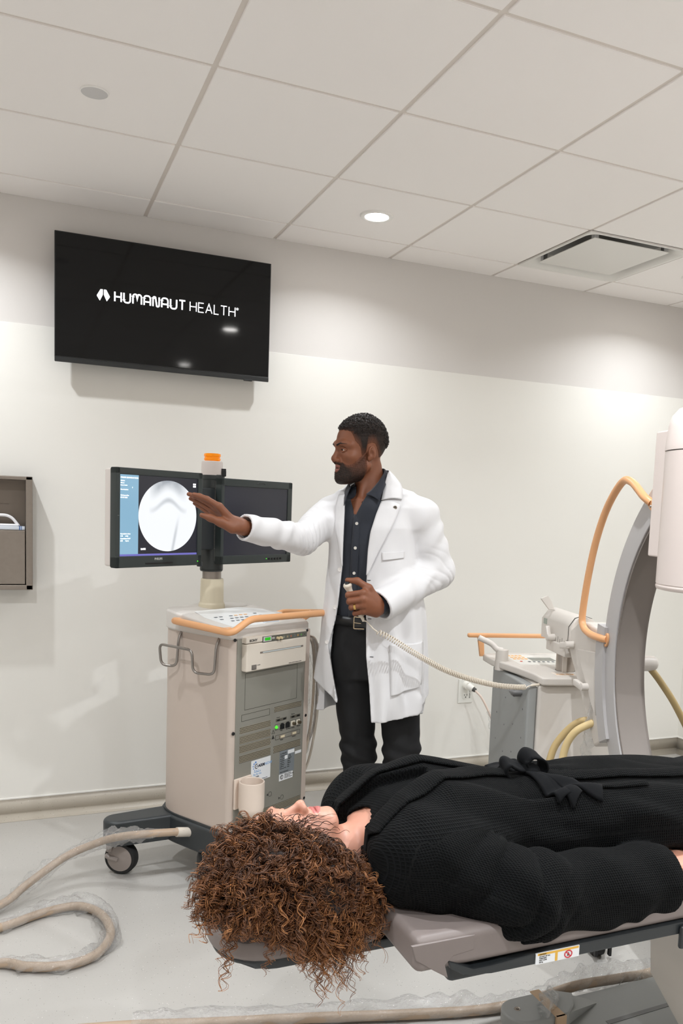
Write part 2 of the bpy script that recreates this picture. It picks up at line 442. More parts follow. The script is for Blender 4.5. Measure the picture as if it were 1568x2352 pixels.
# logo: emblem of two leaning blades and hand-drawn stroke letters
def strokes(name, paths, wd, m, parent, M, th_=.0006):
    mb = MB(); mb.M = M
    for p in paths:
        p = [Vector((x, y)) for x, y in p]; n = len(p); L = []; Rr = []
        for i in range(n):
            a = p[max(i-1, 0)]; b = p[min(i+1, n-1)]; d0 = (p[i]-a).normalized() if i else (b-p[i]).normalized(); d1 = (b-p[i]).normalized() if i < n-1 else d0
            nn = Vector((-d0.y, d0.x))+Vector((-d1.y, d1.x)); nn.normalize(); c = max(.4, nn.dot(Vector((-d0.y, d0.x))))
            L.append(p[i]+nn*wd/2/c); Rr.append(p[i]-nn*wd/2/c)
        vs = []
        for i in range(n): vs += [(L[i].x, L[i].y, 0), (Rr[i].x, Rr[i].y, 0), (L[i].x, L[i].y, th_), (Rr[i].x, Rr[i].y, th_)]
        fs = []
        for i in range(n-1):
            q = 4*i; fs += [(q+2, q+3, q+7, q+6), (q, q+4, q+5, q+1), (q, q+2, q+6, q+4), (q+1, q+5, q+7, q+3)]
        fs += [(0, 1, 3, 2), (4*n-4, 4*n-2, 4*n-1, 4*n-3)]
        mb.add(vs, fs)
    return mb.build(name, m, parent, smooth=False)
def arc(cx, cy, rx, ry, a0, a1, n=7): return [(cx+rx*math.cos(R_(a0+(a1-a0)*i/n)), cy+ry*math.sin(R_(a0+(a1-a0)*i/n))) for i in range(n+1)]
def letters(s, wdt, hgt, gap, rnd):
    """rounded grotesque capitals: list of polylines and total length"""
    x = 0; out = []; r = rnd
    for ch in s:
        w_ = wdt; h = hgt; P = []
        if ch == 'H': P = [[(0, 0), (0, h)], [(w_, 0), (w_, h)], [(0, h*.5), (w_, h*.5)]]
        elif ch == 'U': P = [[(0, h), (0, r)]+arc(r, r, r, r, 180, 270)+arc(w_-r, r, r, r, 270, 360)+[(w_, h)]]
        elif ch == 'M': w_ *= 1.35; P = [[(0, 0), (0, h-r)]+arc(r*.9, h-r, r*.9, r, 180, 60)+[(w_/2, h*.42)]+arc(w_-r*.9, h-r, r*.9, r, 120, 0)+[(w_, 0)]]
        elif ch == 'A' and r > 0: P = [[(0, 0), (0, h-r)]+arc(r, h-r, r, r, 180, 90)+arc(w_-r, h-r, r, r, 90, 0)+[(w_, 0)], [(0, h*.36), (w_, h*.36)]]
        elif ch == 'A': P = [[(0, 0), (w_*.5, h), (w_, 0)], [(w_*.17, h*.33), (w_*.83, h*.33)]]
        elif ch == 'N': P = [[(0, 0), (0, h-r*.6)]+arc(r*.6, h-r*.6, r*.6, r*.6, 180, 50)+arc(w_-r*.6, r*.6, r*.6, r*.6, 230, 360)+[(w_, h)]]
        elif ch == 'T': P = [[(0, h), (w_, h)], [(w_/2, 0), (w_/2, h)]]
        elif ch == 'E': P = [[(w_*.82, 0), (0, 0), (0, h), (w_*.82, h)], [(0, h*.5), (w_*.74, h*.5)]]; w_ *= .82
        elif ch == 'L': P = [[(0, h), (0, 0), (w_*.72, 0)]]; w_ *= .72
        out += [[(a+x, b) for a, b in p] for p in P]; x += w_+gap
    return out, x-gap
# measured on the screen: emblem and lettering height about 42 mm
hx = lambda X: X-tvc
bp_, L1 = letters('HUMANAUT', .0290, .041, .0125, .0115); k1 = (.169-(-.140))/L1
strokes('logo_lettering', [[(a*k1, b) for a, b in p] for p in bp_], .0068, M_led, tv, Matrix.Translation((hx(-.1385), -.0918, 2.362-tvz0)) @ Matrix.Rotation(PI/2, 4, 'X'))
lp_, L2 = letters('HEALTH', .033, .041, .0115, 0); k2 = (.402-.1925)/L2
strokes('logo_lettering', [[(a*k2, b) for a, b in p] for p in lp_], .0042, M_led, tv, Matrix.Translation((hx(.1925), -.0918, 2.362-tvz0)) @ Matrix.Rotation(PI/2, 4, 'X'))
em = MB(); em.M = Matrix.Translation((hx(-.187), -.0918, 2.360-tvz0)) @ Matrix.Rotation(PI/2, 4, 'X')
for s_ in (-1, 1):
    pl = [(s_*.0022, .046), (s_*.0115, .046), (s_*.0125, .045), (s_*.0275, .0185), (s_*.0275, .016), (s_*.0155, -.0025), (s_*.0140, -.0025), (s_*.0035, .0200), (s_*.0022, .024)]
    em.prism(pl, 0, .0006)
em.build('logo_emblem', M_led, tv)
text('registered_mark', '\u00ae', .016, M_led, tv, front(hx(.407), -.0918, 2.392-tvz0))

# ------------------------------------------------------------------ stainless dispenser on the wall (cut by the left frame edge)
M_steel = add_noise(mat('brushed_steel', (150, 141, 132), .34, .85), 60, .08)
M_steel_in = mat('steel_inside', (128, 118, 108), .45, .6)
ds = empty('dispenser_cabinet', (-.70, 0, 1.077)); tag(ds, 'brushed steel dispenser cabinet with open upper bay on the wall at the left edge', 'dispenser')
dx0, dx1, dz = -.222, .222, .496
MB().box((dx0, -.10, 0), (dx1, -.004, .022), .003).box((dx0, -.10, dz-.016), (dx1, -.004, dz), .003).box((dx1-.028, -.10, .0), (dx1, -.004, dz), .003).box((dx0, -.10, .0), (dx0+.028, -.004, dz), .003).build('frame', M_steel, ds)
MB().box((dx0+.02, -.012, .01), (dx1-.02, -.004, dz-.01)).build('back_panel', M_steel_in, ds)
MB().box((dx0+.030, -.092, .025), (dx1-.031, -.086, .259), .002).build('door', M_steel, ds)
MB().box((dx0+.030, -.088, .2585), (dx1-.030, -.02, .262)).build('shelf', M_steel_in, ds)
# white carrier with an arched handle lying in the open bay
M_wplast = mat('white_plastic', (235, 234, 236), .35)
cr_ = empty('plastic_carrier', (-.70, 0, 1.077)); tag(cr_, 'white plastic box with an arched grip in the open bay of the steel dispenser', 'plastic box')
MB().box((dx0+.04, -.085, .262), (dx1-.031, -.03, .278), .003).build('tray', mat('tray_blue_white', (208, 214, 222), .35), cr_)
MB().box((dx1-.055, -.0856, .262), (dx1-.050, -.03, .2785)).box((dx1-.047, -.0856, .262), (dx1-.044, -.03, .2785)).build('stripe', mat('stripe_blue', (70, 105, 160), .4), cr_)
MB().tube(fillet([(dx0+.06, -.06, .279), (dx0+.07, -.06, .330), (dx1-.09, -.06, .325), (dx1-.056, -.06, .279)], .045, 8), .0065).box((dx0+.05, -.075, .278), (dx1-.055, -.045, .288), .004).build('grip', M_wplast, cr_)
text('door_marking', 'PAPER TOWELS', .006, mat('etched', (90, 82, 76), .5, .4), ds, front(.085, -.0125, .372))

# ------------------------------------------------------------------ wall outlet with a plug and sleeved cord
M_outlet = mat('outlet_plastic', (232, 232, 226), .35)
wo = empty('wall_outlet', (1.792, -.0035, .486)); tag(wo, 'white wall socket plate low on the back wall right of the doctor', 'wall socket')
MB().box((-.047, -.007, -.069), (.047, 0, .069), .004).build('cover_plate', M_outlet, wo)
for k, zz in enumerate((-.027, .027)):
    MB().box((-.019, -.0085, zz-.017), (.019, -.006, zz+.017), .002).build('receptacle', M_outlet, wo)
    if k == 0:
        MB().box((-.009, -.0090, zz+.000), (-.006, -.008, zz+.009)).box((.006, -.0090, zz), (.009, -.008, zz+.009)).box((-.003, -.0090, zz-.011), (.003, -.008, zz-.005)).build('contact_slots', mat('slot_dark', (40, 38, 36), .6), wo)
text('outlet_marking', 'RO2M-25', .011, mat('marker_ink', (80, 80, 80), .6), wo, front(.030, -.0073, -.042) @ Matrix.Rotation(PI/2, 4, 'Z'))
pc_ = empty('power_cord', (1.80, -.01, .52)); tag(pc_, 'white power plug and pinkish cord in clear film hanging from the wall socket', 'power cord')
MB().cyl((-.008, 0, .0), (-.008, -.030, 0), .024, .022).cyl((-.008, -.028, 0), (.008, -.055, -.012), .020, .017).build('plug', mat('plug_white', (238, 236, 230), .4), pc_)
MB().cyl((.008, -.054, -.012), (.016, -.066, -.018), .013, .012).build('strain_relief', mat('grey_rubber', (70, 70, 68), .6), pc_)
cpts = [(.014, -.064, -.018), (.045, -.085, -.055), (.085, -.10, -.13), (.125, -.115, -.23), (.150, -.125, -.33), (.150, -.135, -.41), (.125, -.15, -.475), (.095, -.18, -.512), (.05, -.25, -.513)]
MB().tube(ctube(cpts, 8), .006).build('cord', mat('cord_pinkish', (226, 208, 196), .4), pc_)
M_film = bpy.data.materials.new('clear_film'); M_film.use_nodes = True
def film(m, tint=(.997, 1, 1), amt=.15, cov=.06):
    n, l = m.node_tree.nodes, m.node_tree.links; n.clear()
    out = n.new('ShaderNodeOutputMaterial'); tr = n.new('ShaderNodeBsdfTransparent'); tr.inputs[0].default_value = (*tint, 1)
    gl = n.new('ShaderNodeBsdfGlossy'); gl.inputs['Roughness'].default_value = .09
    df = n.new('ShaderNodeBsdfDiffuse'); df.inputs[0].default_value = (1, 1, 1, 1)
    tc = n.new('ShaderNodeTexCoord'); nz = n.new('ShaderNodeTexNoise'); nz.inputs['Scale'].default_value = 85; nz.inputs['Detail'].default_value = 5; nz.inputs['Distortion'].default_value = 1.2
    l.new(tc.outputs['Object'], nz.inputs['Vector'])
    bp = n.new('ShaderNodeBump'); bp.inputs['Strength'].default_value = .9; bp.inputs['Distance'].default_value = .012; l.new(nz.outputs['Fac'], bp.inputs['Height'])
    l.new(bp.outputs[0], gl.inputs['Normal'])
    lw = n.new('ShaderNodeLayerWeight'); lw.inputs[0].default_value = .35; l.new(bp.outputs[0], lw.inputs['Normal'])
    mr = n.new('ShaderNodeMapRange'); mr.inputs[3].default_value = amt*.5; mr.inputs[4].default_value = amt*3.4; l.new(lw.outputs['Facing'], mr.inputs[0])
    m1 = n.new('ShaderNodeMixShader'); m1.inputs[0].default_value = cov; l.new(tr.outputs[0], m1.inputs[1]); l.new(df.outputs[0], m1.inputs[2])
    m2 = n.new('ShaderNodeMixShader'); l.new(mr.outputs[0], m2.inputs[0]); l.new(m1.outputs[0], m2.inputs[1]); l.new(gl.outputs[0], m2.inputs[2])
    l.new(m2.outputs[0], out.inputs[0])
film(M_film)
def sleeve(name, pts, r, parent, seed=0, sag=(0, 0, 0), zmin=None, n=30, amp=.35):
    """crumpled clear film tube around a path"""
    P = ctube(pts, 30); N = len(P); rs = np.random.default_rng(seed); vs = []; fs = []; prev = None
    a1 = rs.uniform(0, 6.28, 24); f1 = rs.uniform(2, 26, 24); kk = rs.integers(1, 6, 24); rr = r if hasattr(r, '__len__') else [r]*N
    for i in range(N):
        t = (P[min(i+1, N-1)]-P[max(i-1, 0)]).normalized(); x = t.orthogonal().normalized() if prev is None else (prev-t*prev.dot(t)).normalized(); prev = x; y = t.cross(x); s = i/(N-1)
        R0 = float(np.interp(s, np.linspace(0, 1, len(rr)), rr))
        for k in range(n):
            q = 2*PI*k/n; d = sum((1-2*abs(math.sin(.5*(f1[j]*len(pts)*.7*s+kk[j]*q+a1[j]))))/(1+.07*f1[j]) for j in range(24))*.26
            v = P[i]+(x*math.cos(q)+y*math.sin(q))*R0*(1+amp*d)+Vector(sag)*R0
            if zmin is not None and v.z < zmin: v.z = zmin+.0005*abs(d)
            vs.append(v)
    for i in range(N-1):
        for k in range(n): fs.append((i*n+k, i*n+(k+1) % n, (i+1)*n+(k+1) % n, (i+1)*n+k))
    return MB().add(vs, fs).build(name, M_film, parent, angle=180)
sleeve('film_sleeve', cpts[2:], [.012, .03, .032, .022, .03, .038, .05, .05], pc_, 3, zmin=-.518)
# ------------------------------------------------------------------ monitor workstation on wheels (local axes: x along its face, y to the back)
CA = R_(30.3)
ct = empty('monitor_cart', (.2085, -1.03, 0), CA)
tag(ct, 'beige wheeled imaging workstation with two black monitors, left of the doctor', 'medical cart')
M_beige = add_noise(mat('beige_shell', (190, 176, 165), .42), 300, .008, .03)
M_beige2 = mat('beige_light', (214, 205, 192), .4)
M_orange = mat('orange_grip', (220, 164, 116), .38)
M_gpan = add_noise(mat('grey_panel', (140, 138, 129), .45, .15), 200, .015, .02)
M_dark = mat('charcoal_plastic', (46, 50, 52), .42); M_dark2 = mat('monitor_shell', (46, 53, 52), .42)
M_black = mat('black_plastic', (18, 18, 19), .45); M_rubber = mat('black_rubber', (28, 28, 28), .7)
M_steelrod = mat('steel_rod', (150, 145, 140), .32, .9)
M_hub = mat('grey_hub', (152, 142, 136), .4)
def outline(e, ub=.412, vb=.46, r=.022, n=14):
    """plan: straight face, rounded near corners, rounded back"""
    p = []
    for cx, a0 in ((ub-r, 270),):
        p += [(cx+(r+e)*math.cos(R_(a0+90*k/5)), r+(r+e)*math.sin(R_(a0+90*k/5))) for k in range(6)]
    cx, rx, v0 = (ub-.02)/2, (ub+.02)/2, .27
    p += [(cx+(rx+e)*math.copysign(abs(math.cos(PI*k/(2*n)))**.62, math.cos(PI*k/(2*n))), v0+(vb-v0+e)*abs(math.sin(PI*k/(2*n)))**.8) for k in range(2*n+1)]
    p += [(-.02+r+(r+e)*math.cos(R_(180+90*k/5)), r+(r+e)*math.sin(R_(180+90*k/5))) for k in range(6)]
    return p
MB().prism(outline(0), .24, .99, bev=.004).build('cabinet', M_beige, ct)
topz = lambda u, v: 1.022+.040*min(1, max(0, (v-.02)/.33))
MB().prism(outline(.007), .985, topz, bev=.010, seg=3).build('top_cover', mat('cover_grey_white', (205, 200, 194), .38), ct)
# control panel on the sloped top with its keys
def slope_patch(name, poly, off, m, th_=.0012):
    return MB().prism(poly, lambda a, b: topz(a, b)+off, lambda a, b: topz(a, b)+off+th_).build(name, m, kp if name != 'keypad' else ct)
kp = None
kp = slope_patch('keypad', [(.03, .05), (.29, .03), (.385, .12), (.385, .24), (.30, .30), (.06, .30), (.025, .2)], .0002, mat('keypad_white', (222, 224, 224), .3))
M_key = mat('key_grey', (98, 104, 110), .5); M_keyo = mat('key_orange', (238, 178, 108), .5)
for i in range(9):
    for j in range(3):
        if (i*7+j*3) % 5 == 0: continue
        u0, v0 = .07+i*.027, .12+j*.034; z0 = topz(u0, v0)+.0015
        MB().box((u0-.007, v0-.005, z0), (u0+.007, v0+.005, z0+.0015), .0008, 1).build('key', M_keyo if (i in (4, 5, 6) and j == 2) else M_key, kp)
slope_patch('key_display', [(.20, .055), (.28, .045), (.33, .09), (.24, .10)], .0016, mat('pale_display', (176, 186, 198), .25))
# grey front panel
MB().box((.004, -.003, .252), (.391, .002, 1.016), .001).build('front_panel', M_gpan, ct)
MB().box((.392, -.004, .25), (.418, .01, .99), .002).build('edge_strip', M_beige, ct)
for u0, z0 in ((-.007, .986), (-.006, .628), (-.003, .270), (.398, .985), (.405, .626), (.411, .269)):
    MB().lathe([(.0001, -.0045), (.0062, -.0045), (.0068, -.0035), (.0068, .0)], (u0, 0, z0), 16, 'y').build('cover_screw', M_black, ct)
for u0, z0 in ((.007, 1.012), (.384, 1.008), (.005, .258), (.387, .256)):
    MB().cyl((u0, -.004, z0), (u0, 0, z0), .004, n=12).build('panel_screw', M_black, ct)
# built-in video printer
MB().box((.020, -.002, .855), (.378, .004, 1.001), .001).build('printer_recess', M_black, ct)
prn = MB().box((.027, -.030, .862), (.368, .0, .968), .006).box((.027, -.027, .970), (.368, .0, .994), .004).build('printer', M_beige2, ct)
MB().prism([(.112, .966), (.368, .966), (.368, .987), (.112, .990)], -.0285, -.0265, 'y').build('control_strip', mat('control_grey', (92, 92, 84), .5), prn)
MB().box((.116, -.0295, .970), (.160, -.0275, .988), .0005).build('lcd_frame', mat('lcd_frame', (196, 190, 196), .5), prn)
MB().box((.123, -.0302, .9735), (.154, -.0292, .985), .0003).build('lcd', mat('lcd_green', (40, 160, 30), .4, emit=.35, emit_rgb=(40, 190, 30)), prn)
MB().box((.163, -.0300, .976), (.178, -.028, .983), .0008).build('rocker', mat('rocker_grey', (178, 174, 170), .5), prn)
for u0 in (.193, .210): MB().lathe([(.0001, -.040), (.0052, -.040), (.0058, -.036), (.0058, -.027)], (u0, 0, .977), 16, 'y').build('knob', mat('knob_beige', (206, 188, 150), .4) if 'knob_beige' not in MATS else MATS['knob_beige'], prn)
for k in range(7):
    u0 = .222+k*.0205
    MB().box((u0, -.0296, .970), (u0+.018, -.0283, .985), .0005).build('function_key', mat('function_key', (104, 104, 94), .5) if 'function_key' not in MATS else MATS['function_key'], prn)
    cm = [(150, 150, 130), (170, 150, 110), (190, 90, 60), (90, 100, 110), (200, 140, 60), (90, 170, 70), (60, 60, 55)][k]
    MB().box((u0+.006, -.0300, .974), (u0+.011, -.0294, .980)).build('key_symbol', mat('key_symbol', cm, .5), prn)
MB().box((.098, -.0312, .9265), (.345, -.0295, .9335), .001).build('paper_slot', mat('slot_grey', (120, 112, 104), .5), prn)
MB().box((.112, -.0318, .9280), (.330, -.0308, .9318)).build('slot_opening', mat('slot_light', (196, 206, 206), .4), prn)
MB().box((.054, -.0312, .868), (.080, -.0295, .887), .001).box((.058, -.034, .871), (.076, -.030, .884), .002).build('power_switch', mat('switch_frame', (110, 104, 98), .5), prn)
M_ink = mat('grey_ink', (98, 94, 90), .6); M_inkd = mat('dark_ink', (48, 48, 46), .6)
text('brand_lettering', 'SONY', .0125, M_ink, prn, front(.043, -.0275, .9765), .0006, sx=1.25)
text('small_print', 'POWER', .0048, M_ink, prn, front(.084, -.0303, .882)); text('small_print', 'DIGITAL GRAPHIC PRINTER  UP-D897', .0045, M_ink, prn, front(.262, -.0303, .868))
# panel outlines, drive cover
M_line = mat('seam_dark', (62, 60, 54), .6)
def frame_line(u0, z0, u1, z1, w_=.0012):
    MB().box((u0, -.0036, z0), (u1, -.0028, z0+w_)).box((u0, -.0036, z1-w_), (u1, -.0028, z1)).box((u0, -.0036, z0), (u0+w_, -.0028, z1)).box((u1-w_, -.0036, z0), (u1, -.0028, z1)).build('panel_seam', M_line, ct)
frame_line(.049, .709, .345, .851); frame_line(.034, .667, .188, .693); frame_line(.225, .556, .372, .575); frame_line(.222, .596, .374, .620, .0008)
# perforated vent fields
def perforated():
    m = mat('perforated_metal', (116, 110, 96), .5, .2); n, l, b = nodes(m)
    tc = n.new('ShaderNodeTexCoord'); mp = n.new('ShaderNodeMapping'); mp.inputs['Rotation'].default_value = (PI/2, 0, 0)
    br = n.new('ShaderNodeTexBrick'); br.inputs['Scale'].default_value = 1; br.inputs['Mortar Size'].default_value = .0017; br.inputs['Mortar Smooth'].default_value = .2
    br.inputs['Brick Width'].default_value = .0075; br.inputs['Row Height'].default_value = .0062; br.offset = .5
    br.inputs['Color1'].default_value = (*lin((34, 32, 28)), 1); br.inputs['Color2'].default_value = (*lin((58, 54, 44)), 1); br.inputs['Mortar'].default_value = (*lin((150, 142, 124)), 1)
    l.new(tc.outputs['Object'], mp.inputs[0]); l.new(mp.outputs[0], br.inputs[0]); l.new(br.outputs[0], b.inputs['Base Color'])
    bp = n.new('ShaderNodeBump'); bp.inputs['Distance'].default_value = .001; l.new(br.outputs['Fac'], bp.inputs['Height']); l.new(bp.outputs[0], b.inputs['Normal'])
    return m
M_perf = perforated()
for u0, z0, u1, z1 in ((.027, .620, .195, .645), (.027, .580, .196, .610), (.027, .544, .197, .573), (.027, .505, .198, .533), (.215, .672, .376, .693), (.216, .504, .376, .532), (.030, .261, .386, .289)):
    MB().box((u0, -.0037, z0), (u1, -.0025, z1)).build('vent', M_perf, ct)
# connectors
for u0, z0, u1 in ((.225, .6315, .288), (.311, .6300, .371)):
    MB().box((u0, -.0050, z0), (u1, -.002, z0+.0105), .003).build('connector_slot', mat('slot_rim', (92, 88, 78), .5) if 'slot_rim' not in MATS else MATS['slot_rim'], ct)
    MB().box((u0+.006, -.0056, z0+.002), (u0+.022, -.0048, z0+.008)).box((u1-.022, -.0056, z0+.002), (u1-.006, -.0048, z0+.008)).build('connector_slot', M_black, ct)
MB().lathe([(.0001, -.011), (.004, -.010), (.0065, -.006), (.0065, 0)], (.228, 0, .609), 16, 'y').build('status_lamp', mat('lamp_green', (70, 220, 40), .3, emit=.9, emit_rgb=(70, 230, 40)), ct)
for u0 in (.262, .294): MB().box((u0-.011, -.008, .596), (u0+.011, -.002, .616), .001).box((u0-.005, -.008, .614), (u0+.005, -.002, .620), .001).build('jack', M_black, ct)
for u0 in (.327, .359):
    mb = MB().box((u0-.011, -.006, .596), (u0+.011, -.002, .618), .002)
    mb.build('video_plate', mat('video_plate', (216, 208, 192), .45) if 'video_plate' not in MATS else MATS['video_plate'], ct)
    MB().lathe([(.003, -.018), (.0062, -.018), (.0068, -.006), (.0068, 0)], (u0, 0, .607), 16, 'y').build('video_socket', mat('socket_metal', (120, 110, 90), .35, .8) if 'socket_metal' not in MATS else MATS['socket_metal'], ct)
for u0 in (.264, .334):
    MB().prism([(u0-.018, .572), (u0+.018, .572), (u0+.015, .558), (u0-.015, .558)], -.007, -.002, 'y').build('data_port', mat('port_rim', (170, 160, 146), .4, .5) if 'port_rim' not in MATS else MATS['port_rim'], ct)
    MB().box((u0-.011, -.0078, .5615), (u0+.011, -.0068, .5695), .001).build('port_face', mat('port_cream', (216, 204, 172), .5) if 'port_cream' not in MATS else MATS['port_cream'], ct)
for s_, u0, z0 in (('Remote', .23, .6455), ('Ethernet', .316, .6445), ('Video', .252, .588), ('Ext. Monitor', .288, .588), ('Video in', .318, .587), ('Video out', .350, .588), ('Printer', .255, .549), ('DVI out', .326, .549)):
    text('port_marking', s_, .0058, M_inkd, ct, front(u0, -.0032, z0))
for z0, fill in ((.598, 0), (.577, 1)):
    if fill: MB().prism([(.203, z0-.013), (.220, z0-.013), (.2115, z0+.003)], -.0036, -.0029, 'y').build('warning_mark', M_inkd, ct)
    else: strokes('warning_mark', [[(.203, z0-.012), (.220, z0-.012), (.2115, z0+.003), (.203, z0-.012)], [(.2115, z0-.003), (.2115, z0-.008)]], .001, M_inkd, ct, Matrix.Translation((0, -.0031, 0)) @ Matrix.Rotation(PI/2, 4, 'X'))
# stickers
M_paper = mat('sticker_white', (226, 228, 230), .4)
st = MB().box((.092, -.0042, .412), (.200, -.0030, .499)).build('sticker', M_paper, ct); st['label'] = 'white sticker with blue dots'
MD = mat('ink_navy', (40, 44, 62), .5); MBl = mat('ink_blue', (112, 150, 206), .5); MBl2 = mat('ink_sky', (130, 168, 210), .5)
text('sticker_lettering', 'ARM', .0165, MD, st, front(.131, -.0044, .4675), .0005, sx=1.05); text('sticker_lettering', 'NOW', .0165, MBl2, st, front(.1665, -.0044, .4675), 0, sx=.95)
strokes('sticker_lettering', [arc(.121, .4735, .0085, .0085, 55, 305, 10), [(.120, .4735), (.131, .4735)]], .0028, MD, st, Matrix.Translation((0, -.0043, 0)) @ Matrix.Rotation(PI/2, 4, 'X'))
for a_, rr in ((108, .0046), (140, .0037), (172, .0031), (205, .0027), (238, .0023), (270, .0019), (300, .0014)):
    MB().lathe([(.0001, -.0047), (rr, -.0047), (rr, -.004)], (.122+.0195*math.cos(R_(a_)), 0, .4735+.0175*math.sin(R_(a_))), 14, 'y').build('sticker_dot', MBl, st)
for k, s_ in enumerate(('Rentals &', 'Pay Per Use')): text('sticker_lettering', s_, .0092, MBl2, st, front(.1265, -.0044, .449-k*.0105), 0, 'CENTER')
text('sticker_lettering', '1606', .0095, MD, st, front(.1265, -.0044, .428), 0, 'CENTER'); text('sticker_lettering', '877-248-0368  \u2022  c-armnow.com', .0056, MD, st, front(.146, -.0044, .4155), 0, 'CENTER')
pl = MB().box((.253, -.0040, .407), (.341, -.0030, .503)).build('rating_plate', mat('plate_grey', (122, 128, 132), .45), ct)
for k in range(11):
    zz = .495-k*.0078
    if k in (0, 1): text('plate_print', ('\u2302 PHILIPS', 'Medical Systems')[k], (.0085, .006)[k], M_inkd, pl, front(.257, -.0042, zz-.006))
    elif k not in (9,): text('plate_print', ('', '', 'Product', 'BV Pulsera', 'Model No.', 'Serial No.', '100-240 V~', '50/60 Hz', 'Input max 10 A', '', 'Made in Netherlands')[k], .0058, M_inkd, pl, front(.257, -.0042, zz-.004))
    if 4 <= k <= 8: text('plate_print', ('718094', '000512', '2009-04', '0344', 'IPX0')[k-4], .0058, M_inkd, pl, front(.300, -.0042, zz-.004))
strokes('plate_symbol', [[(.306, .466), (.322, .466), (.314, .481), (.306, .466)]], .0014, M_inkd, pl, Matrix.Translation((0, -.0042, 0)) @ Matrix.Rotation(PI/2, 4, 'X'))
MB().box((.283, -.0044, .466), (.300, -.0036, .481)).build('plate_patch', M_paper, pl)
MB().box((.301, -.0046, .484), (.340, -.0030, .499)).build('sticker', M_paper, ct); MB().box((.346, -.0040, .4735), (.383, -.0030, .485)).build('sticker', M_paper, ct)
s3 = MB().box((.253, -.0042, .379), (.334, -.0030, .4065)).build('sticker', M_paper, ct)
strokes('sticker_mark', [arc(.268, .394, .0085, .0085, 0, 350, 14), arc(.268, .394, .005, .005, 40, 320, 8)], .0018, M_inkd, s3, Matrix.Translation((0, -.0043, 0)) @ Matrix.Rotation(PI/2, 4, 'X'))
for k in range(4): text('sticker_print', ('MEDICAL EQUIPMENT', 'WITH RESPECT TO ELECTRIC', 'SHOCK, FIRE AND', 'MECHANICAL HAZARDS')[k], .0042, M_inkd, s3, front(.284, -.0044, .401-k*.0052))
for u0, z0, d in ((.203, .340, -1), (.274, .309, 1)):
    strokes('side_mark', [arc(u0, z0, .0085, .0095, 0, 360, 16)], .0011, M_inkd, ct, Matrix.Translation((0, -.0031, 0)) @ Matrix.Rotation(PI/2, 4, 'X'))
    xo = u0+d*-.0135 if d < 0 else u0-.016; xo = u0-.016
    MB().prism([(xo-.004, z0), (xo+.004, z0+.005), (xo+.004, z0-.005)] if d < 0 else [(xo+.004, z0), (xo-.004, z0-.005), (xo-.004, z0+.005)], -.0036, -.0029, 'y').build('side_mark', M_inkd, ct)
MB().prism([(.1235, .313), (.1305, .313), (.127, .321)], -.0036, -.0029, 'y').box((.1262, -.0036, .303), (.1278, -.0029, .313)).build('arrow_mark', M_inkd, ct)
# cup-shaped holder
MB().lathe([(.0001, .303), (.020, .305), (.036, .313), (.046, .328), (.0495, .345), (.0495, .442), (.048, .4445), (.0445, .4445), (.043, .442), (.042, .345), (.030, .322), (.0001, .314)], (.045, -.055, 0), 40).box((.0, -.012, .33), (.09, -.002, .449), .003).build('cup_holder', mat('cup_cream', (220, 204, 190), .35), ct)
# orange push handle, raised along the front
hp = fillet([(.01, .29, 1.02), (-.066, .285, 1.034), (-.064, -.042, 1.022), (.030, -.042, 1.066), (.487, -.042, 1.056), (.487, .22, 1.03), (.40, .22, 1.012)], .03, 7)
hd_ = MB().tube(hp, .0135, 16).build('push_handle', M_orange, ct)
MB().tube([(-.052, .035, 1.020), (.01, .045, 1.012)], [.0125, .016], 14).tube([(.482, .05, 1.045), (.41, .05, 1.02)], [.0125, .016], 14).build('handle_stub', M_orange, hd_)
# bent-rod hooks on both sides
def hook(sx_, u0, name='cable_hook'):
    P = [(u0+.012*sx_, .285, 1.0), (u0-.012*sx_, .283, .96), (u0-.020*sx_, .283, .85), (u0-.045*sx_, .345, .85), (u0-.055*sx_, .345, .935), (u0-.055*sx_, .155, .935), (u0-.050*sx_, .155, .848), (u0-.02*sx_, .07, .848), (u0-.012*sx_, .07, .96), (u0+.012*sx_, .07, 1.0)]
    return MB().tube(fillet(P, .026, 6), .0052, 12).build(name, M_steelrod, ct)
hook(1, -.022); hook(-1, .42)
# slack cables hung over the right-hand hook, in a clear bag
for k, (du, dv, b, c_) in enumerate(((0, 0, .36, (190, 176, 158)), (.010, .012, .40, (214, 206, 196)), (.022, -.004, .34, (200, 190, 176)), (.030, .016, .43, (210, 204, 198)))):
    MB().tube(ctube([(.435+du*.3, .10+dv, .75), (.445+du, .09+dv, .90), (.462+du, .06+dv, .945), (.478+du, .03+dv, .91), (.480+du*1.3, .02+dv, .75), (.475+du*1.4, .03+dv, .55), (.450+du, .05+dv, b+.03), (.428, .09+dv, b), (.42, .12+dv, .55)], 8), .0055, 8).build('hanging_cable', mat('cable_grey%d' % k, c_, .4), ct)
sleeve('cable_bag', [(.455, .07, .96), (.485, .04, .90), (.495, .035, .75), (.490, .045, .58), (.455, .06, .42)], [.02, .035, .03, .03, .02], ct, 11)
MB().cyl((.42, .05, .33), (.435, .05, .39), .008, .012).build('cable_clamp', M_dark, ct)
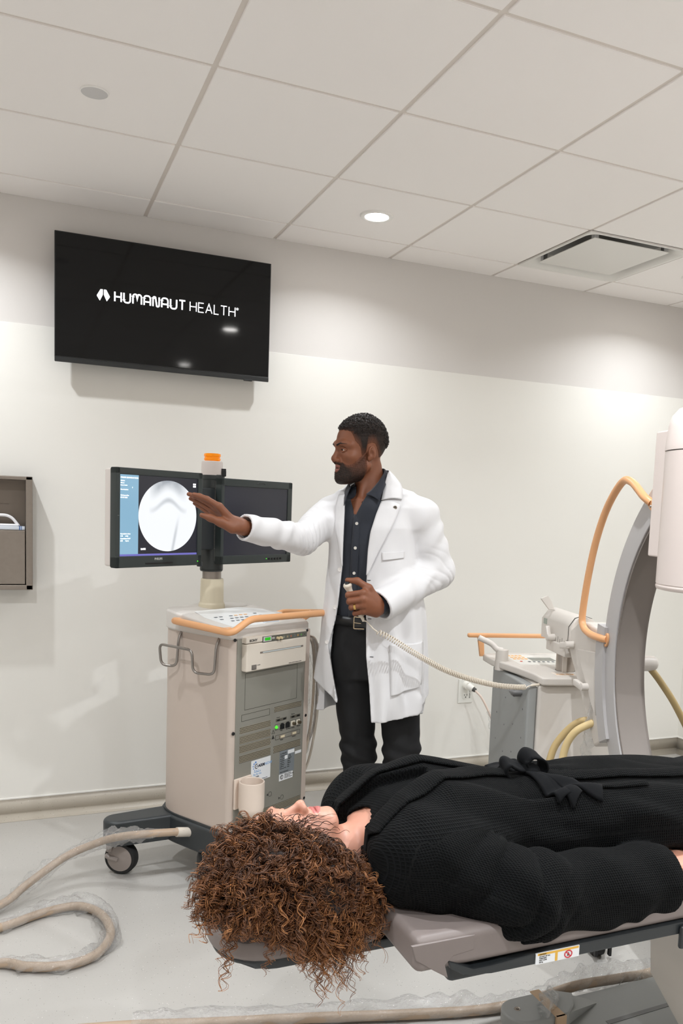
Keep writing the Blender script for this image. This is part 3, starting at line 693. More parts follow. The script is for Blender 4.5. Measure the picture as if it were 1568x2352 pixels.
# chassis and legs
MB().prism(outline(.016), .125, .236, bev=.012, seg=3).prism(outline(.006), .232, .243).build('chassis', M_dark, ct)
def caster(name, u0, v0, a, r=.066, parent=None):
    c = MB(); c.M = Matrix.Translation((u0, v0, r)) @ Matrix.Rotation(a, 4, 'Z')
    c.lathe([(r*.80, -.022), (r*.94, -.020), (r, -.012), (r, .012), (r*.94, .020), (r*.80, .022)], (0, 0, 0), 40, 'y')
    c.k = 0; w_ = c.build(name, M_rubber, parent)
    for s_ in (-1, 1):
        h = MB(); h.M = c.M; h.lathe([(.0001, s_*.030), (r*.30, s_*.0295), (r*.84, s_*.021), (r*.84, s_*.010)], (0, 0, 0), 36, 'y'); h.build('hub_cover', M_hub, w_)
    f = MB(); f.M = c.M; f.tube(fillet([(.0, -.034, 0), (.035, -.034, .0), (.050, -.034, .01), (.050, .034, .01), (.0, .034, 0)], .015), .009, 10)
    f.box((.028, -.028, r*.35), (.055, .028, r+.02), .006); f.build('caster_fork', M_hub, w_)
    return w_
def leg(u0, v0, u1, v1, w0=.062, w1=.052):
    a = math.atan2(v1-v0, u1-u0); L = math.hypot(u1-u0, v1-v0); mb = MB(); mb.M = Matrix.Translation((u0, v0, 0)) @ Matrix.Rotation(a, 4, 'Z')
    pl_ = [(0, -w0)]+[(L-w1+w1*math.cos(R_(t)), w1*math.sin(R_(t))) for t in range(-90, 91, 15)]+[(0, w0)]
    mb.prism(pl_, .150, lambda x, y: .238-.004*x/L, bev=.012, seg=3); mb.prism([(p[0]-.008 if p[0] > L*.5 else p[0], p[1]*.85) for p in pl_], .13, .155, bev=.004)
    g_ = mb.build('leg', M_dark, ct); return a
leg(.04, .35, -.235, .475); caster('caster', -.165, .452, R_(118), parent=ct)
leg(.38, .35, .56, .56); caster('caster', .55, .55, R_(40), parent=ct)
caster('caster', .42, .02, R_(100), .058, ct)
MB().prism([(.03+.085*math.cos(R_(t)), .10+.085*math.sin(R_(t))) for t in range(0, 360, 15)], .006, .13, bev=.02, seg=4).build('wheel_cover', M_black, ct)
caster('caster', .05, .10, R_(60), .05, ct)
# monitor column: post, covers and beacon
pu, pv = .205, .372
MB().lathe([(.0001, 1.04), (.054, 1.04), (.055, 1.068), (.052, 1.074), (.049, 1.08), (.0475, 1.168), (.045, 1.177), (.0001, 1.177)], (pu+.012, pv, 0), 40).build('post_collar', mat('collar_cream', (208, 198, 174), .4), ct)
MB().cyl((pu+.009, pv, 1.17), (pu+.009, pv, 1.23), .039, n=32).build('post_tube', mat('post_metal', (150, 142, 134), .3, .8), ct)
pr = [(.044, 1.208)]; zs_ = [1.215, 1.305, 1.385, 1.47, 1.55, 1.585]
for z in zs_: pr += [(.0475, z-.001), (.0462, z), (.0475, z+.001)]
pr += [(.0475, 1.600), (.046, 1.606)]
MB().lathe(pr, (pu+.006, pv, 0), 40).build('column_cover', mat('column_black', (38, 42, 41), .4), ct)
MB().lathe([(.0001, 1.604), (.044, 1.604), (.0435, 1.655), (.041, 1.661), (.0001, 1.661)], (pu, pv, 0), 40).build('beacon_base', mat('beacon_cream', (206, 196, 190), .4), ct)
MB().box((pu+.012, pv-.048, 1.60), (pu+.036, pv-.030, 1.628), .004).cyl((pu+.024, pv-.04, 1.62), (pu+.024, pv-.04, 1.632), .012).build('beacon_latch', M_black, ct)
M_amber = mat('amber_lens', (232, 140, 6), .15, emit=.25, emit_rgb=(236, 140, 0), trans=.25)
MB().lathe([(.0001, 1.661), (.031, 1.661), (.031, 1.664), (.034, 1.666), (.034, 1.672), (.0315, 1.673), (.0315, 1.679), (.0345, 1.681), (.034, 1.690), (.031, 1.692), (.0001, 1.692)], (pu, pv, 0), 40).build('beacon_lens', M_amber, ct)
# two flat monitors
def monitor(u0, u1, z0, z1, vf, s, lit):
    """s = screen rectangle"""
    sh = MB()
    sh.box((u0, vf, z0), (s[0], vf+.035, z1), .004).box((s[1], vf, z0), (u1, vf+.035, z1), .004).box((u0, vf, z0), (u1, vf+.035, s[2]), .004).box((u0, vf, s[3]), (u1, vf+.035, z1), .004).box((u0+.004, vf+.012, z0+.004), (u1-.004, vf+.04, z1-.004))
    mo = sh.build('monitor', M_dark2, ct)
    MB().box((u0+.003, vf+.035, z0+.004), (u1-.003, vf+.075, z1-.004), .008).build('rear_shell', mat('rear_shell', (208, 200, 194), .4) if 'rear_shell' not in MATS else MATS['rear_shell'], mo)
    return mo
vf = .29
ml = monitor(-.322, .083, 1.243, 1.606, vf, (-.304, .060, 1.286, 1.581), True); ml['label'] = 'lit monitor with an x-ray image'
mr = monitor(.184, .609, 1.241, 1.593, vf, (.201, .580, 1.277, 1.562), False); mr['label'] = 'dark monitor'
MB().box((.198, vf+.004, 1.274), (.583, vf+.0125, 1.565), .002).build('screen', mat('dark_screen', (40, 41, 52), .28), mr)
mb = MB()
for k in range(5): mb.lathe([(.0001, -.004), (.0045, -.004), (.005, 0)], (.470+k*.018, vf, 1.258), 12, 'y')
mb.build('button_row', M_black, mr)
MB().lathe([(.0001, -.0015), (.002, -.0015), (.002, 0)], (.452, vf, 1.259), 10, 'y').build('status_lamp', MATS['lamp_green'], mr)
MB().tube([(.385, vf-.001, 1.577), (.395, vf-.001, 1.582), (.425, vf-.001, 1.582), (.433, vf-.001, 1.577)], .0008, 6).build('lid_mark', M_black, mr)
# lit screen: blue side bar, dark field, bright round x-ray
S0, S1, SZ0, SZ1 = -.304, .060, 1.286, 1.581
def glow(name, rgb, k): return mat(name, (8, 8, 10), .3, emit=k, emit_rgb=rgb)
scn = MB().box((S0-.003, vf+.005, SZ0-.003), (S1+.003, vf+.0125, SZ1+.003)).build('screen', glow('screen_dark', (36, 37, 48), .75), ml)
MB().box((S0, vf+.0045, SZ0+.004), (-.222, vf+.0055, SZ1)).build('screen_sidebar', glow('screen_blue', (150, 196, 224), .85), scn)
MB().box((S0, vf+.0043, SZ0), (S1, vf+.0055, SZ0+.007)).build('screen_footer', glow('screen_violet', (128, 124, 214), .8), scn)
def xray():
    m = mat('xray_image', (8, 8, 8), .3, emit=1.02); n, l, b = nodes(m)
    tc = n.new('ShaderNodeTexCoord'); sp_ = n.new('ShaderNodeSeparateXYZ'); l.new(tc.outputs['Object'], sp_.inputs[0])
    def math_(op, a, c=None, d=None):
        q = n.new('ShaderNodeMath'); q.operation = op
        for i, x in enumerate((a, c, d)):
            if x is None: continue
            if isinstance(x, (int, float)): q.inputs[i].default_value = x
            else: l.new(x, q.inputs[i])
        return q.outputs[0]
    X = math_('SUBTRACT', sp_.outputs[0], -.083); Z = math_('SUBTRACT', sp_.outputs[2], 1.4345)
    nz = n.new('ShaderNodeTexNoise'); nz.inputs['Scale'].default_value = 28; nz.inputs['Detail'].default_value = 3; l.new(tc.outputs['Object'], nz.inputs[0])
    # femur end: soft grey region in the upper half; joint line bright arch; tibia edge
    arch = math_('ADD', .070, math_('MULTIPLY', math_('COSINE', math_('MULTIPLY', X, 38)), .020))
    dz = math_('SUBTRACT', Z, arch)
    upg = n.new('ShaderNodeMapRange'); upg.interpolation_type = 'SMOOTHSTEP'; upg.inputs[1].default_value = -.004; upg.inputs[2].default_value = .05; l.new(dz, upg.inputs[0])
    mid = math_('SUBTRACT', 1, math_('MINIMUM', 1, math_('ABSOLUTE', math_('MULTIPLY', X, 11))))
    g1 = math_('MULTIPLY', math_('MULTIPLY', upg.outputs[0], math_('ADD', .45, math_('MULTIPLY', nz.outputs['Fac'], .7))), math_('POWER', mid, .6))
    below = math_('ABSOLUTE', math_('ADD', dz, .030)); b2 = n.new('ShaderNodeMapRange'); b2.interpolation_type = 'SMOOTHSTEP'; b2.inputs[1].default_value = .017; b2.inputs[2].default_value = 0; l.new(below, b2.inputs[0])
    g2 = math_('MULTIPLY', b2.outputs[0], math_('MULTIPLY', math_('POWER', mid, .5), .45))
    ex = math_('ABSOLUTE', math_('SUBTRACT', X, math_('ADD', .050, math_('MULTIPLY', Z, .22)))); e2 = n.new('ShaderNodeMapRange'); e2.interpolation_type = 'SMOOTHSTEP'; e2.inputs[1].default_value = .012; e2.inputs[2].default_value = 0; l.new(ex, e2.inputs[0])
    lowm = n.new('ShaderNodeMapRange'); lowm.interpolation_type = 'SMOOTHSTEP'; lowm.inputs[1].default_value = .02; lowm.inputs[2].default_value = -.08; l.new(Z, lowm.inputs[0])
    g3 = math_('MULTIPLY', math_('MULTIPLY', e2.outputs[0], lowm.outputs[0]), .40)
    tot = math_('SUBTRACT', 1, math_('MINIMUM', .85, math_('ADD', math_('ADD', g1, g2), g3)))
    cr_m = n.new('ShaderNodeMix'); cr_m.data_type = 'RGBA'; cr_m.inputs[6].default_value = (*lin((96, 108, 122)), 1); cr_m.inputs[7].default_value = (*lin((246, 249, 252)), 1)
    l.new(tot, cr_m.inputs[0]); l.new(cr_m.outputs[2], b.inputs['Emission Color'])
    return m
MB().add([(-.083+.139*math.cos(2*PI*k/72), vf+.0046, 1.4345+.134*math.sin(2*PI*k/72)) for k in range(72)], [tuple(range(71, -1, -1))]).build('xray_picture', xray(), scn)
# the round image runs under the side-bar edge and the frame
Mw = M_led
for k, (s_, z0, sz) in enumerate((('PHILIPS EXAMINATION', 1.568, .0075), ('Admin:', 1.557, .0065), ('Name', 1.549, .0065), ('knee room', 1.541, .0065), ('S', 1.5335, .0065), ('Examination:', 1.5255, .0065), ('Orthopaedics', 1.5045, .0065), ('07-07-2023', 1.4965, .0065), ('Cumulative dose', 1.3655, .0065), ('1.75      mGy', 1.3575, .0065), ('Cumulative DAP', 1.348, .0065), ('6.82      Gycm', 1.340, .0065))):
    text('screen_text', s_, sz, Mw, scn, front(-.301+(.05 if s_ == 'S' else 0), vf+.0042, z0))
text('screen_text', 'DATE', .0085, Mw, scn, front(-.210, vf+.0042, 1.308), .0005)
for i in (0, 1):
    for j in (0, 1): MB().box((.037+i*.0075, vf+.0041, 1.548+j*.0085), (.0430+i*.0075, vf+.0048, 1.5545+j*.0085)).build('screen_icon', Mw, scn)
text('brand_lettering', 'PHILIPS', .0115, mat('grey_letters', (170, 172, 170), .5), ml, front(-.150, vf-.0005, 1.2695), .0005)
MB().box((-.192, vf-.0012, 1.2535), (-.062, vf+.002, 1.2605), .002).build('button_bar', M_black, ml)
MB().lathe([(.0001, -.0015), (.0022, -.0015), (.0022, 0)], (.062, vf, 1.259), 10, 'y').build('status_lamp', MATS['lamp_green'], ml)
MB().box((-.316, vf-.0006, 1.433), (-.309, vf, 1.4345)).build('bezel_mark', mat('grey_mark', (120, 124, 124), .5), ml)
# hinge brackets joining both monitors to the column
MB().box((.075, vf+.04, 1.30), (pu-.02, vf+.075, 1.55), .006).box((pu+.02, vf+.04, 1.30), (.25, vf+.078, 1.55), .006).box((.083, vf+.012, 1.235), (.100, vf+.03, 1.255), .003).build('monitor_bracket', M_dark, ct)
# ------------------------------------------------------------------ mobile C-arm x-ray machine (local axes: x across the C, y away from the room)
ca = empty('c_arm_machine', (1.42, -1.652, 0), -R_(13))
tag(ca, 'pale grey and cream C-arm x-ray machine at the right edge behind the patient', 'x-ray machine')
M_cg = add_noise(mat('c_grey', (176, 173, 172), .42), 260, .01, .02); M_cdark = mat('c_inner_grey', (128, 120, 114), .5)
M_cream = add_noise(mat('stand_cream', (208, 202, 195), .42), 300, .008, .03); M_cream2 = mat('tube_cream', (222, 210, 204), .38)
M_sgrey = add_noise(mat('stand_grey', (150, 152, 151), .45), 200, .01, .02); M_sdark = mat('stand_dark_grey', (112, 112, 112), .45)
cy_, cz_, Ro, Ri = -.709, 1.02, .747, .652
def c_ring(ro, ri, x0, x1, t0, t1, n=64):
    mb = MB(); vs = []
    for k in range(n+1):
        t = R_(t0+(t1-t0)*k/n); c, s = math.cos(t), math.sin(t)
        ch = .010
        sec = [(x0+ch, ro), (x0, ro-ch), (x0, ri+.003), (x0+.003, ri), (x1-.003, ri), (x1, ri+.003), (x1, ro-ch), (x1-ch, ro)]
        vs += [(x, cy_+r*c, cz_+r*s) for x, r in sec]
    m_ = 8; fs = [(k*m_+i, k*m_+(i+1) % m_, (k+1)*m_+(i+1) % m_, (k+1)*m_+i) for k in range(n) for i in range(m_)]
    fs += [tuple(range(m_)), tuple(range(n*m_+m_-1, n*m_-1, -1))]
    return mb.add(vs, fs)
c_ring(Ro, Ri, 0, .12, -72, 66).build('c_arc', M_cg, ca, angle=50)
c_ring(Ri+.001, Ri-.004, .006, .114, -71.8, 65.8).build('c_arc_liner', M_cdark, ca, angle=50)
# orange grab handles on both faces
for sx_, x0 in ((-1, -.014), (1, .134)):
    P = [(x0-sx_*.012, -.246, 1.548), (x0, -.215, 1.569), (x0, -.125, 1.618), (x0, -.055, 1.618), (x0, .042, 1.535), (x0, .116, 1.415), (x0, .165, 1.277), (x0, .195, 1.13), (x0, .182, 1.078), (x0, .122, 1.058), (x0, .03, 1.056), (x0-sx_*.012, .0, 1.056)]
    h = MB().tube(ctube(P, 6), .0135, 14)
    h.build('grab_handle', M_orange, ca)
    for (yy, zz, a) in ((-.248, 1.545, -35), (.0, 1.054, 10)):
        f = MB(); f.M = Matrix.Translation((x0-sx_*.010, yy, zz)) @ Matrix.Rotation(R_(a), 4, 'X')
        f.prism([(.013*math.cos(R_(t)), .026*math.sin(R_(t))) for t in range(0, 360, 20)], -.004, .004, 'x', .002); f.build('handle_foot', M_orange, ca)
        b = MB(); b.M = f.M; b.lathe([(.0001, sx_*.0065), (.004, sx_*.0065), (.005, sx_*.004)], (0, 0, -.010), 14, 'x'); b.build('handle_bolt', M_steelrod, ca)
# detector housing (image intensifier) on the upper end
iy, ix, ir = -.478, .085, .158
MB().lathe([(ir-.012, 1.282), (ir-.003, 1.284), (ir, 1.290), (ir, 1.296), (ir-.002, 1.299), (ir, 1.302), (ir, 1.700), (.0001, 1.700)], (ix, iy, 0), 64).build('detector_housing', M_cream2, ca, angle=40)
MB().lathe([(.0001, 1.283), (ir-.011, 1.283), (ir-.011, 1.290), (.0001, 1.290)], (ix, iy, 0), 48).build('detector_face', M_cdark, ca)
MB().lathe([(.0001, 1.699), (ir-.003, 1.699), (ir-.003, 1.704), (.0001, 1.704)], (ix, iy, 0), 64).build('detector_seam', mat('seam_grey', (96, 90, 88), .5), ca)
MB().lathe([(ir+.001, 1.703), (ir+.001, 1.715), (ir-.004, 1.775), (ir-.012, 1.806), (ir-.030, 1.828), (ir-.060, 1.840), (.0001, 1.844)], (ix, iy, 0), 64).build('detector_cap', M_cream2, ca, angle=60)
MB().box((-.012, -.35, 1.375), (.16, -.262, 1.775), .006).build('mounting_plate', M_cream2, ca)
# carriage that clasps the C, and the yoke behind it
def arc_slab(x0, x1, r0, r1, t0, t1, m, name, n=20):
    vs = []
    for k in range(n+1):
        t = R_(t0+(t1-t0)*k/n)
        for x, r in ((x0, r0), (x1, r0), (x1, r1), (x0, r1)): vs.append((x, cy_+r*math.cos(t), cz_+r*math.sin(t)))
    fs = [(4*k+i, 4*k+(i+1) % 4, 4*k+4+(i+1) % 4, 4*k+4+i) for k in range(n) for i in range(4)]+[(0, 1, 2, 3), (4*n+3, 4*n+2, 4*n+1, 4*n)]
    o = MB().add(vs, fs).build(name, m, ca, angle=30); return o
arc_slab(-.012, .132, Ro-.030, Ro+.030, -26, 6.3, M_cg, 'carriage'); arc_slab(-.006, .126, Ro+.0305, Ro+.040, -26, 5.5, M_sdark, 'carriage_gap')
yk = [(.345, 1.036), (.345, .962), (.062, .640), (-.005, .682), (.060, .90), (.080, 1.0), (.082, 1.082), (.20, 1.090), (.27, 1.082)]
MB().prism(yk, .004, .118, 'x', .010, 3).build('yoke', M_cream, ca)
MB().prism([(.085, .995), (.25, .980), (.10, .80), (.055, .76)], -.006, .126, 'x', .008, 3).build('yoke_bulge', M_cream, ca)
am = MB().prism([(-.0, .968), (.12, .968), (.12, 1.05), (.095, 1.085), (.06, 1.096), (.025, 1.085), (0, 1.05)], .33, .64, 'y', .006).build('horizontal_arm', M_cream, ca)
MB().prism([(-.001, .967), (.121, .967), (.121, 1.051), (.096, 1.087), (.06, 1.098), (.024, 1.087), (-.001, 1.051)], .345, .349, 'y').build('arm_seam', M_line, am)
MB().box((-.0012, .575, 1.028), (.001, .612, 1.052)).build('arm_label', mat('label_green_grey', (150, 158, 148), .4), am)
for k in range(8): MB().box((-.0008, .36+k*.022, .972), (.001, .3612+k*.022, .988 if k % 2 else .996)).build('scale_mark', M_line, am)
MB().box((-.010, .345, .925), (.105, .55, .972), .006).build('arm_carriage', M_cream, ca)
MB().prism([(.010, 1.090), (.036, 1.090), (.020, 1.128), (.002, 1.152), (-.030, 1.138)], .585, .597, 'y', .003).build('top_paddle', M_cream, ca)
def lever(name, p, a, L):
    m_ = MB(); m_.M = Matrix.Translation(p) @ Matrix.Rotation(a, 4, 'X')
    m_.cyl((.02, 0, 0), (-.032, 0, 0), .016, .0145).box((-.034, -.012, -.014), (-.014, L, .012), .006)
    return m_.build(name, M_cream, ca)
lever('lock_lever', (0, .30, .985), R_(-10), .06); lever('lock_lever', (0, .49, .985), R_(60), .05); lever('lock_lever', (0, .13, .852), R_(5), .075)
MB().lathe([(.0001, .20), (.022, .20), (.027, .192), (.029, .17), (.029, .118), (.0001, .118)], (0, .01, .968), 28, 'x').build('far_side_knob', M_cream, ca)
MB().tube(ctube([(.175, .01, .955), (.22, .0, .90), (.29, -.01, .80), (.42, .02, .60), (.52, .1, .45)], 8), .0125, 12).build('hose', mat('hose_olive', (172, 150, 104), .45), ca)
# lift column and stand
MB().cyl((.05, .47, .82), (.05, .47, .98), .040, n=32).build('lift_column', mat('column_metal', (172, 164, 156), .28, .85), ca)
MB().box((.02, .428, .846), (.038, .434, .96)).build('column_scale', M_cream, ca)
MB().lathe([(.042, .842), (.054, .842), (.054, .847), (.042, .849), (.042, .842)], (.05, .47, 0), 32, cap=False).build('column_ring', M_cream, ca)
MB().box((-.113, .342, .13), (.26, .82, .812), .014, 3).build('stand_body', M_cream, ca)
MB().prism([(-.108, .326), (-.085, .318), (.27, .318), (.27, .90), (-.13, .90), (-.185, .86), (-.185, .74), (-.165, .66), (-.130, .52), (-.112, .42)], .814, .847, bev=.008, seg=3).build('top_slab', M_cream, ca)
MB().box((-.155, .352, .115), (-.1135, .80, .806), .010, 3).build('side_panel', M_sgrey, ca)
mb = MB()
for j in range(5):
    for i in range(4): mb.lathe([(.0001, -.1562), (.0035, -.1562), (.0035, -.154)], (0, .40+.105*i, .70-.12*j+(.03 if i % 2 else 0)), 10, 'x')
mb.build('panel_holes', M_sdark, ca)
MB().tube(fillet([(-.155, .49, .765), (-.155, .46, .765), (-.19, .46, .765), (-.19, .42, .765), (-.155, .42, .765)], .012), .010, 10).box((-.19, .425, .745), (-.15, .46, .785), .006).build('switch_holder', M_sdark, ca)
kpz = .848
MB().box((-.10, .60, .8465), (.17, .86, kpz), .002).build('control_panel', mat('panel_pale', (222, 220, 214), .4), ca)
MB().box((-.01, .69, kpz), (.10, .76, kpz+.001)).build('control_display', mat('display_grey', (120, 124, 116), .25), ca)
for i in range(4):
    for j in range(3): MB().box((-.085+.018*i, .72+.04*j, kpz), (-.074+.018*i, .738+.04*j, kpz+.0015)).build('key', M_keyo, ca)
for i in range(8): MB().box((-.04+.022*i, .655, kpz), (-.03+.022*i, .67, kpz+.0015)).build('key', M_key, ca)
MB().lathe([(.0001, kpz+.003), (.006, kpz+.002), (.006, kpz)], (-.07, .67, 0), 14).build('stop_key', mat('key_red', (200, 90, 70), .5), ca)
MB().box((-.03, .36, .8468), (.06, .43, .8478), .0005).build('orange_legend', mat('legend_pale', (228, 216, 204), .4), ca)
text('orange_print', 'MAX 12 kg', .016, MATS['key_orange'], ca, Matrix.Translation((-.022, .385, .8482)))
# steering handle and orange rail at the back
MB().cyl((-.150, .70, .805), (-.150, .70, .848), .030).cyl((-.150, .70, .848), (-.150, .70, .895), .029, .0275).build('steering_hub', M_cream, ca)
MB().tube(ctube([(-.150, .70, .893), (-.175, .70, .897), (-.20, .71, .92), (-.255, .72, .945)], 8), [.012]*4+[.013]*21, 12).build('steering_lever', M_cream, ca)
rl = MB().box((-.262, .855, .922), (.16, .880, .942), .008, 3).build('rear_rail', M_orange, ca)
MB().prism([(-.215, .926), (-.185, .926), (-.178, .835), (-.200, .835)], .858, .876, 'y', .004).build('rail_bracket', M_orange, ca)
# hoses from the yoke to the floor side with clear wrap
M_hose = mat('hose_tan', (214, 190, 140), .4)
MB().tube(ctube([(.09, .13, .70), (.025, .16, .714), (-.003, .199, .695), (-.034, .23, .652), (-.067, .25, .591), (-.086, .25, .533), (-.097, .25, .46), (-.09, .27, .25)], 8), .0145, 14).build('hose', mat('hose_tan_dull', (192, 168, 120), .45), ca)
MB().tube(ctube([(.09, .06, .71), (.023, .08, .727), (-.010, .10, .712), (-.044, .12, .683), (-.066, .14, .635), (-.077, .15, .572), (-.081, .15, .50), (-.075, .18, .25)], 8), .0145, 14).build('hose', M_hose, ca)
sleeve('film_wrap', [(.0, .10, .80), (.005, .10, .74), (.012, .12, .66), (.01, .15, .55), (.015, .17, .42)], [.006, .022, .030, .022, .03], ca, 21)
MB().tube(ctube([(.09, .10, .62), (.11, .08, .54), (.15, .05, .49), (.21, .05, .47)], 8), .005, 8).build('thin_cable', mat('cable_olive', (150, 140, 112), .5), ca)
sleeve('film_wrap', [(.10, .09, .60), (.13, .06, .53), (.17, .05, .49), (.21, .05, .47)], [.015, .022, .02, .015], ca, 22)
# wheeled base (mostly hidden by the patient)
MB().box((-.11, .35, .06), (.25, .82, .13), .02).build('base_block', M_sdark, ca)
for x0 in (-.085, .235):
    MB().box((x0-.035, -.27, .075), (x0+.035, .40, .125), .015).build('base_leg', M_sdark, ca)
    for yy in (-.24, .74): caster('caster', x0, yy, R_(80), .05, ca)
    MB().box((x0-.03, -.30, .02), (x0-.02, -.285, .08), .002).box((x0+.02, -.30, .02), (x0+.03, -.285, .08), .002).build('cable_guard', M_black, ca)

# ------------------------------------------------------------------ hand switch coil cord runs from the doctor's fist to the stand (built with the doctor)
# ------------------------------------------------------------------ examination table
tb = empty('exam_table', (1.0, -2.45, 0)); tb_o = Vector((1.0, -2.45, 0))
tag(tb, 'taupe padded examination table with black side rail, under the lying patient', 'exam table')
M_taupe = add_noise(mat('taupe_vinyl', (122, 112, 108), .5), 30, .03, .05, dist=.004); M_tray = mat('rail_black', (36, 40, 42), .4)
M_tgrey = add_noise(mat('table_grey', (150, 152, 150), .4), 200, .01, .02); M_ped = mat('pedestal_beige', (206, 200, 192), .42)
TL = Matrix.Translation(-tb_o)
def tmb(): m = MB(); m.M = TL.copy(); return m
tmb().box((.135, -2.742, .628), (2.6, -2.15, .700), .018, 3).prism([(.125, .690), (.135, .66), (.175, .632), (.206, .612), (.198, .640), (.215, .655), (.26, .66), (.26, .69)], -2.744, -2.736, 'y', .003).build('mattress', M_taupe, tb)
tmb().prism([(.203, .648), (.26, .622), (.30, .622), (.42, .630), (2.6, .630), (2.6, .598), (.30, .604), (.24, .612), (.21, .630)], -2.746, -2.715, 'y', .004).build('side_rail', M_tray, tb)
tmb().box((.22, -2.72, .585), (2.6, -2.17, .63), .01).box((.768, -2.756, .572), (.90, -2.744, .624), .006).build('table_frame', M_tray, tb)
lb = tmb().box((.400, -2.7480, .6045), (.505, -2.7455, .6275)).build('warning_label', M_paper, tb); lb['label'] = 'white and yellow label with a red prohibition sign'
tmb().box((.404, -2.7484, .6225), (.503, -2.7475, .6268)).box((.446, -2.7484, .605), (.452, -2.7475, .6225)).build('label_band', mat('label_yellow', (222, 172, 66), .45), lb)
def tfront(x, y, z): return TL @ front(x, y, z)
strokes('prohibition_sign', [arc(.478, .6140, .0088, .0074, 0, 360, 18), [(.4725, .6190), (.4835, .6090)]], .0022, mat('sign_red', (206, 52, 62), .45), lb, TL @ Matrix.Translation((0, -2.7483, 0)) @ Matrix.Rotation(PI/2, 4, 'X'))
tmb().prism([(.4745, .610), (.4785, .6185), (.4825, .610)], -2.7481, -2.7475, 'y').build('sign_figure', M_inkd, lb)
text('label_lettering', 'CAUTION', .0038, M_inkd, lb, tfront(.407, -2.7486, .6233))
for k in range(4): text('label_lettering', ('DO NOT SIT ON', 'TABLE END', 'MAX. LOAD', '225 kg')[k], .0034, M_inkd, lb, tfront(.408, -2.7482, .6185-k*.0038))
# separate head pad on its own dark tray
def rrect(x0, x1, y0, y1, rl_, rr_, n=8):
    p = []
    for cx, cy, a0, r in ((x1-rr_, y1-rr_, 0, rr_), (x0+rl_, y1-rl_, 90, rl_), (x0+rl_, y0+rl_, 180, rl_), (x1-rr_, y0+rr_, 270, rr_)):
        p += [(cx+r*math.cos(R_(a0+90*k/n)), cy+r*math.sin(R_(a0+90*k/n))) for k in range(n+1)]
    return p
tmb().prism(rrect(-.190, .15, -2.565, -2.31, .11, .03), .600, .652, bev=.016, seg=3).build('head_pad', M_taupe, tb)
tmb().prism(rrect(-.182, .23, -2.560, -2.315, .105, .02), lambda x, y: .583 if x > -.1 else .592, .606, bev=.006).build('head_tray', M_tray, tb)
# pedestal and floor foot
tmb().prism([(.966, .60), (.966, .41), (.975, .315), (1.09, .14), (1.09, .06), (1.34, .06), (1.34, .60)], -2.60, -2.45, 'y', .010, 3).build('pedestal', M_ped, tb)
ft = tmb().prism([(.765+.058*math.cos(R_(t)), -2.193+.058*math.sin(R_(t))) for t in range(90, 271, 12)]+[(.885, -2.252), (.93, -2.215), (.955, -2.17), (.90, -2.135)], .060, .100, bev=.006, seg=3)
ft.prism([(.885, -2.252), (.93, -2.215), (.955, -2.17), (.90, -2.135), (1.30, -2.13), (1.30, -2.42), (.99, -2.32)], .018, .060, bev=.004).prism([(.88, -2.250), (.90, -2.138), (1.02, -2.165), (1.03, -2.19)], .05, lambda x, y: .098 if x < .95 else .062).build('floor_foot', M_tgrey, tb)
tmb().prism([(1.0, -2.270), (1.28, -2.258), (1.28, -2.272), (1.0, -2.286)], .0585, .0612).build('foot_groove', M_sdark, tb)
tmb().lathe([(.0001, .104), (.004, .104), (.0045, .101), (.0085, .102), (.0095, .0995), (.0001, .0995)], (.754, -2.187, 0), 20).build('foot_bolt', MATS['post_metal'], tb)
MBt = tmb(); caster('caster', .775-1.0, -2.20+2.45, R_(80), .030, tb); caster('caster', 1.25-1.0, -2.38+2.45, R_(80), .012, tb)
tp_ = tmb().box((.836, -2.262, .098), (.868, -2.126, .1022), .0015).box((.836, -2.2635, .05), (.868, -2.2545, .1022)).build('tape_strap', mat('tape_tan', (190, 162, 132), .6), tb)
sleeve('film_scrap', [(-.20, .20, .108), (-.165, .24, .112), (-.13, .27, .110), (-.10, .28, .10)], [.015, .03, .03, .012], tb, 31)

# ------------------------------------------------------------------ film-wrapped cables on the floor
M_cab = mat('cable_beige', (172, 150, 128), .45)
fc = empty('floor_cable'); tag(fc, 'beige cable in clear film leaving the cart and coiling on the floor at lower left', 'cable')
cp = [(.11, -.845, .18), (.073, -.87, .197), (.016, -.887, .210), (-.10, -.886, .215), (-.176, -.846, .20), (-.25, -.80, .17), (-.377, -.785, .12), (-.517, -.87, .065), (-.604, -.938, .035), (-.80, -1.02, .018), (-.90, -1.18, .018), (-.80, -1.30, .018), (-.598, -1.312, .018), (-.522, -1.36, .018), (-.408, -1.392, .018), (-.313, -1.356, .018), (-.256, -1.243, .018), (-.271, -1.093, .018), (-.344, -.999, .018), (-.461, -1.011, .018), (-.602, -1.077, .019), (-.78, -1.18, .05), (-.98, -1.30, .02), (-1.2, -1.35, .018)]
MB().tube(ctube(cp, 10), .0150, 14).build('cable', M_cab, fc)
MB().tube([(.11, -.845, .18), (.073, -.870, .197), (.025, -.885, .208)], .0185, 16).build('cable_boot', M_beige2, fc)
sleeve('film_sleeve', cp[2:10], [.018, .022, .036, .050, .036, .030, .034, .03, .028, .03], fc, 41, zmin=.001)
sleeve('film_sleeve', cp[11:21], [.026, .024, .034, .030, .046, .042, .05, .040, .03], fc, 43, sag=(0, 0, .25), zmin=.001)
f2 = empty('floor_cable'); tag(f2, 'beige cable in clear film along the floor at the bottom edge, reaching the table foot', 'cable')
cp2 = [(-.50, -1.72, .017), (-.25, -1.775, .017), (-.045, -1.835, .017), (.219, -1.905, .017), (.54, -1.998, .017), (.74, -2.045, .017), (.90, -2.068, .03), (1.033, -2.092, .06), (1.20, -2.09, .05), (1.40, -2.05, .02), (1.7, -1.95, .017)]
MB().tube(ctube(cp2, 10), .0150, 14).build('cable', M_cab, f2)
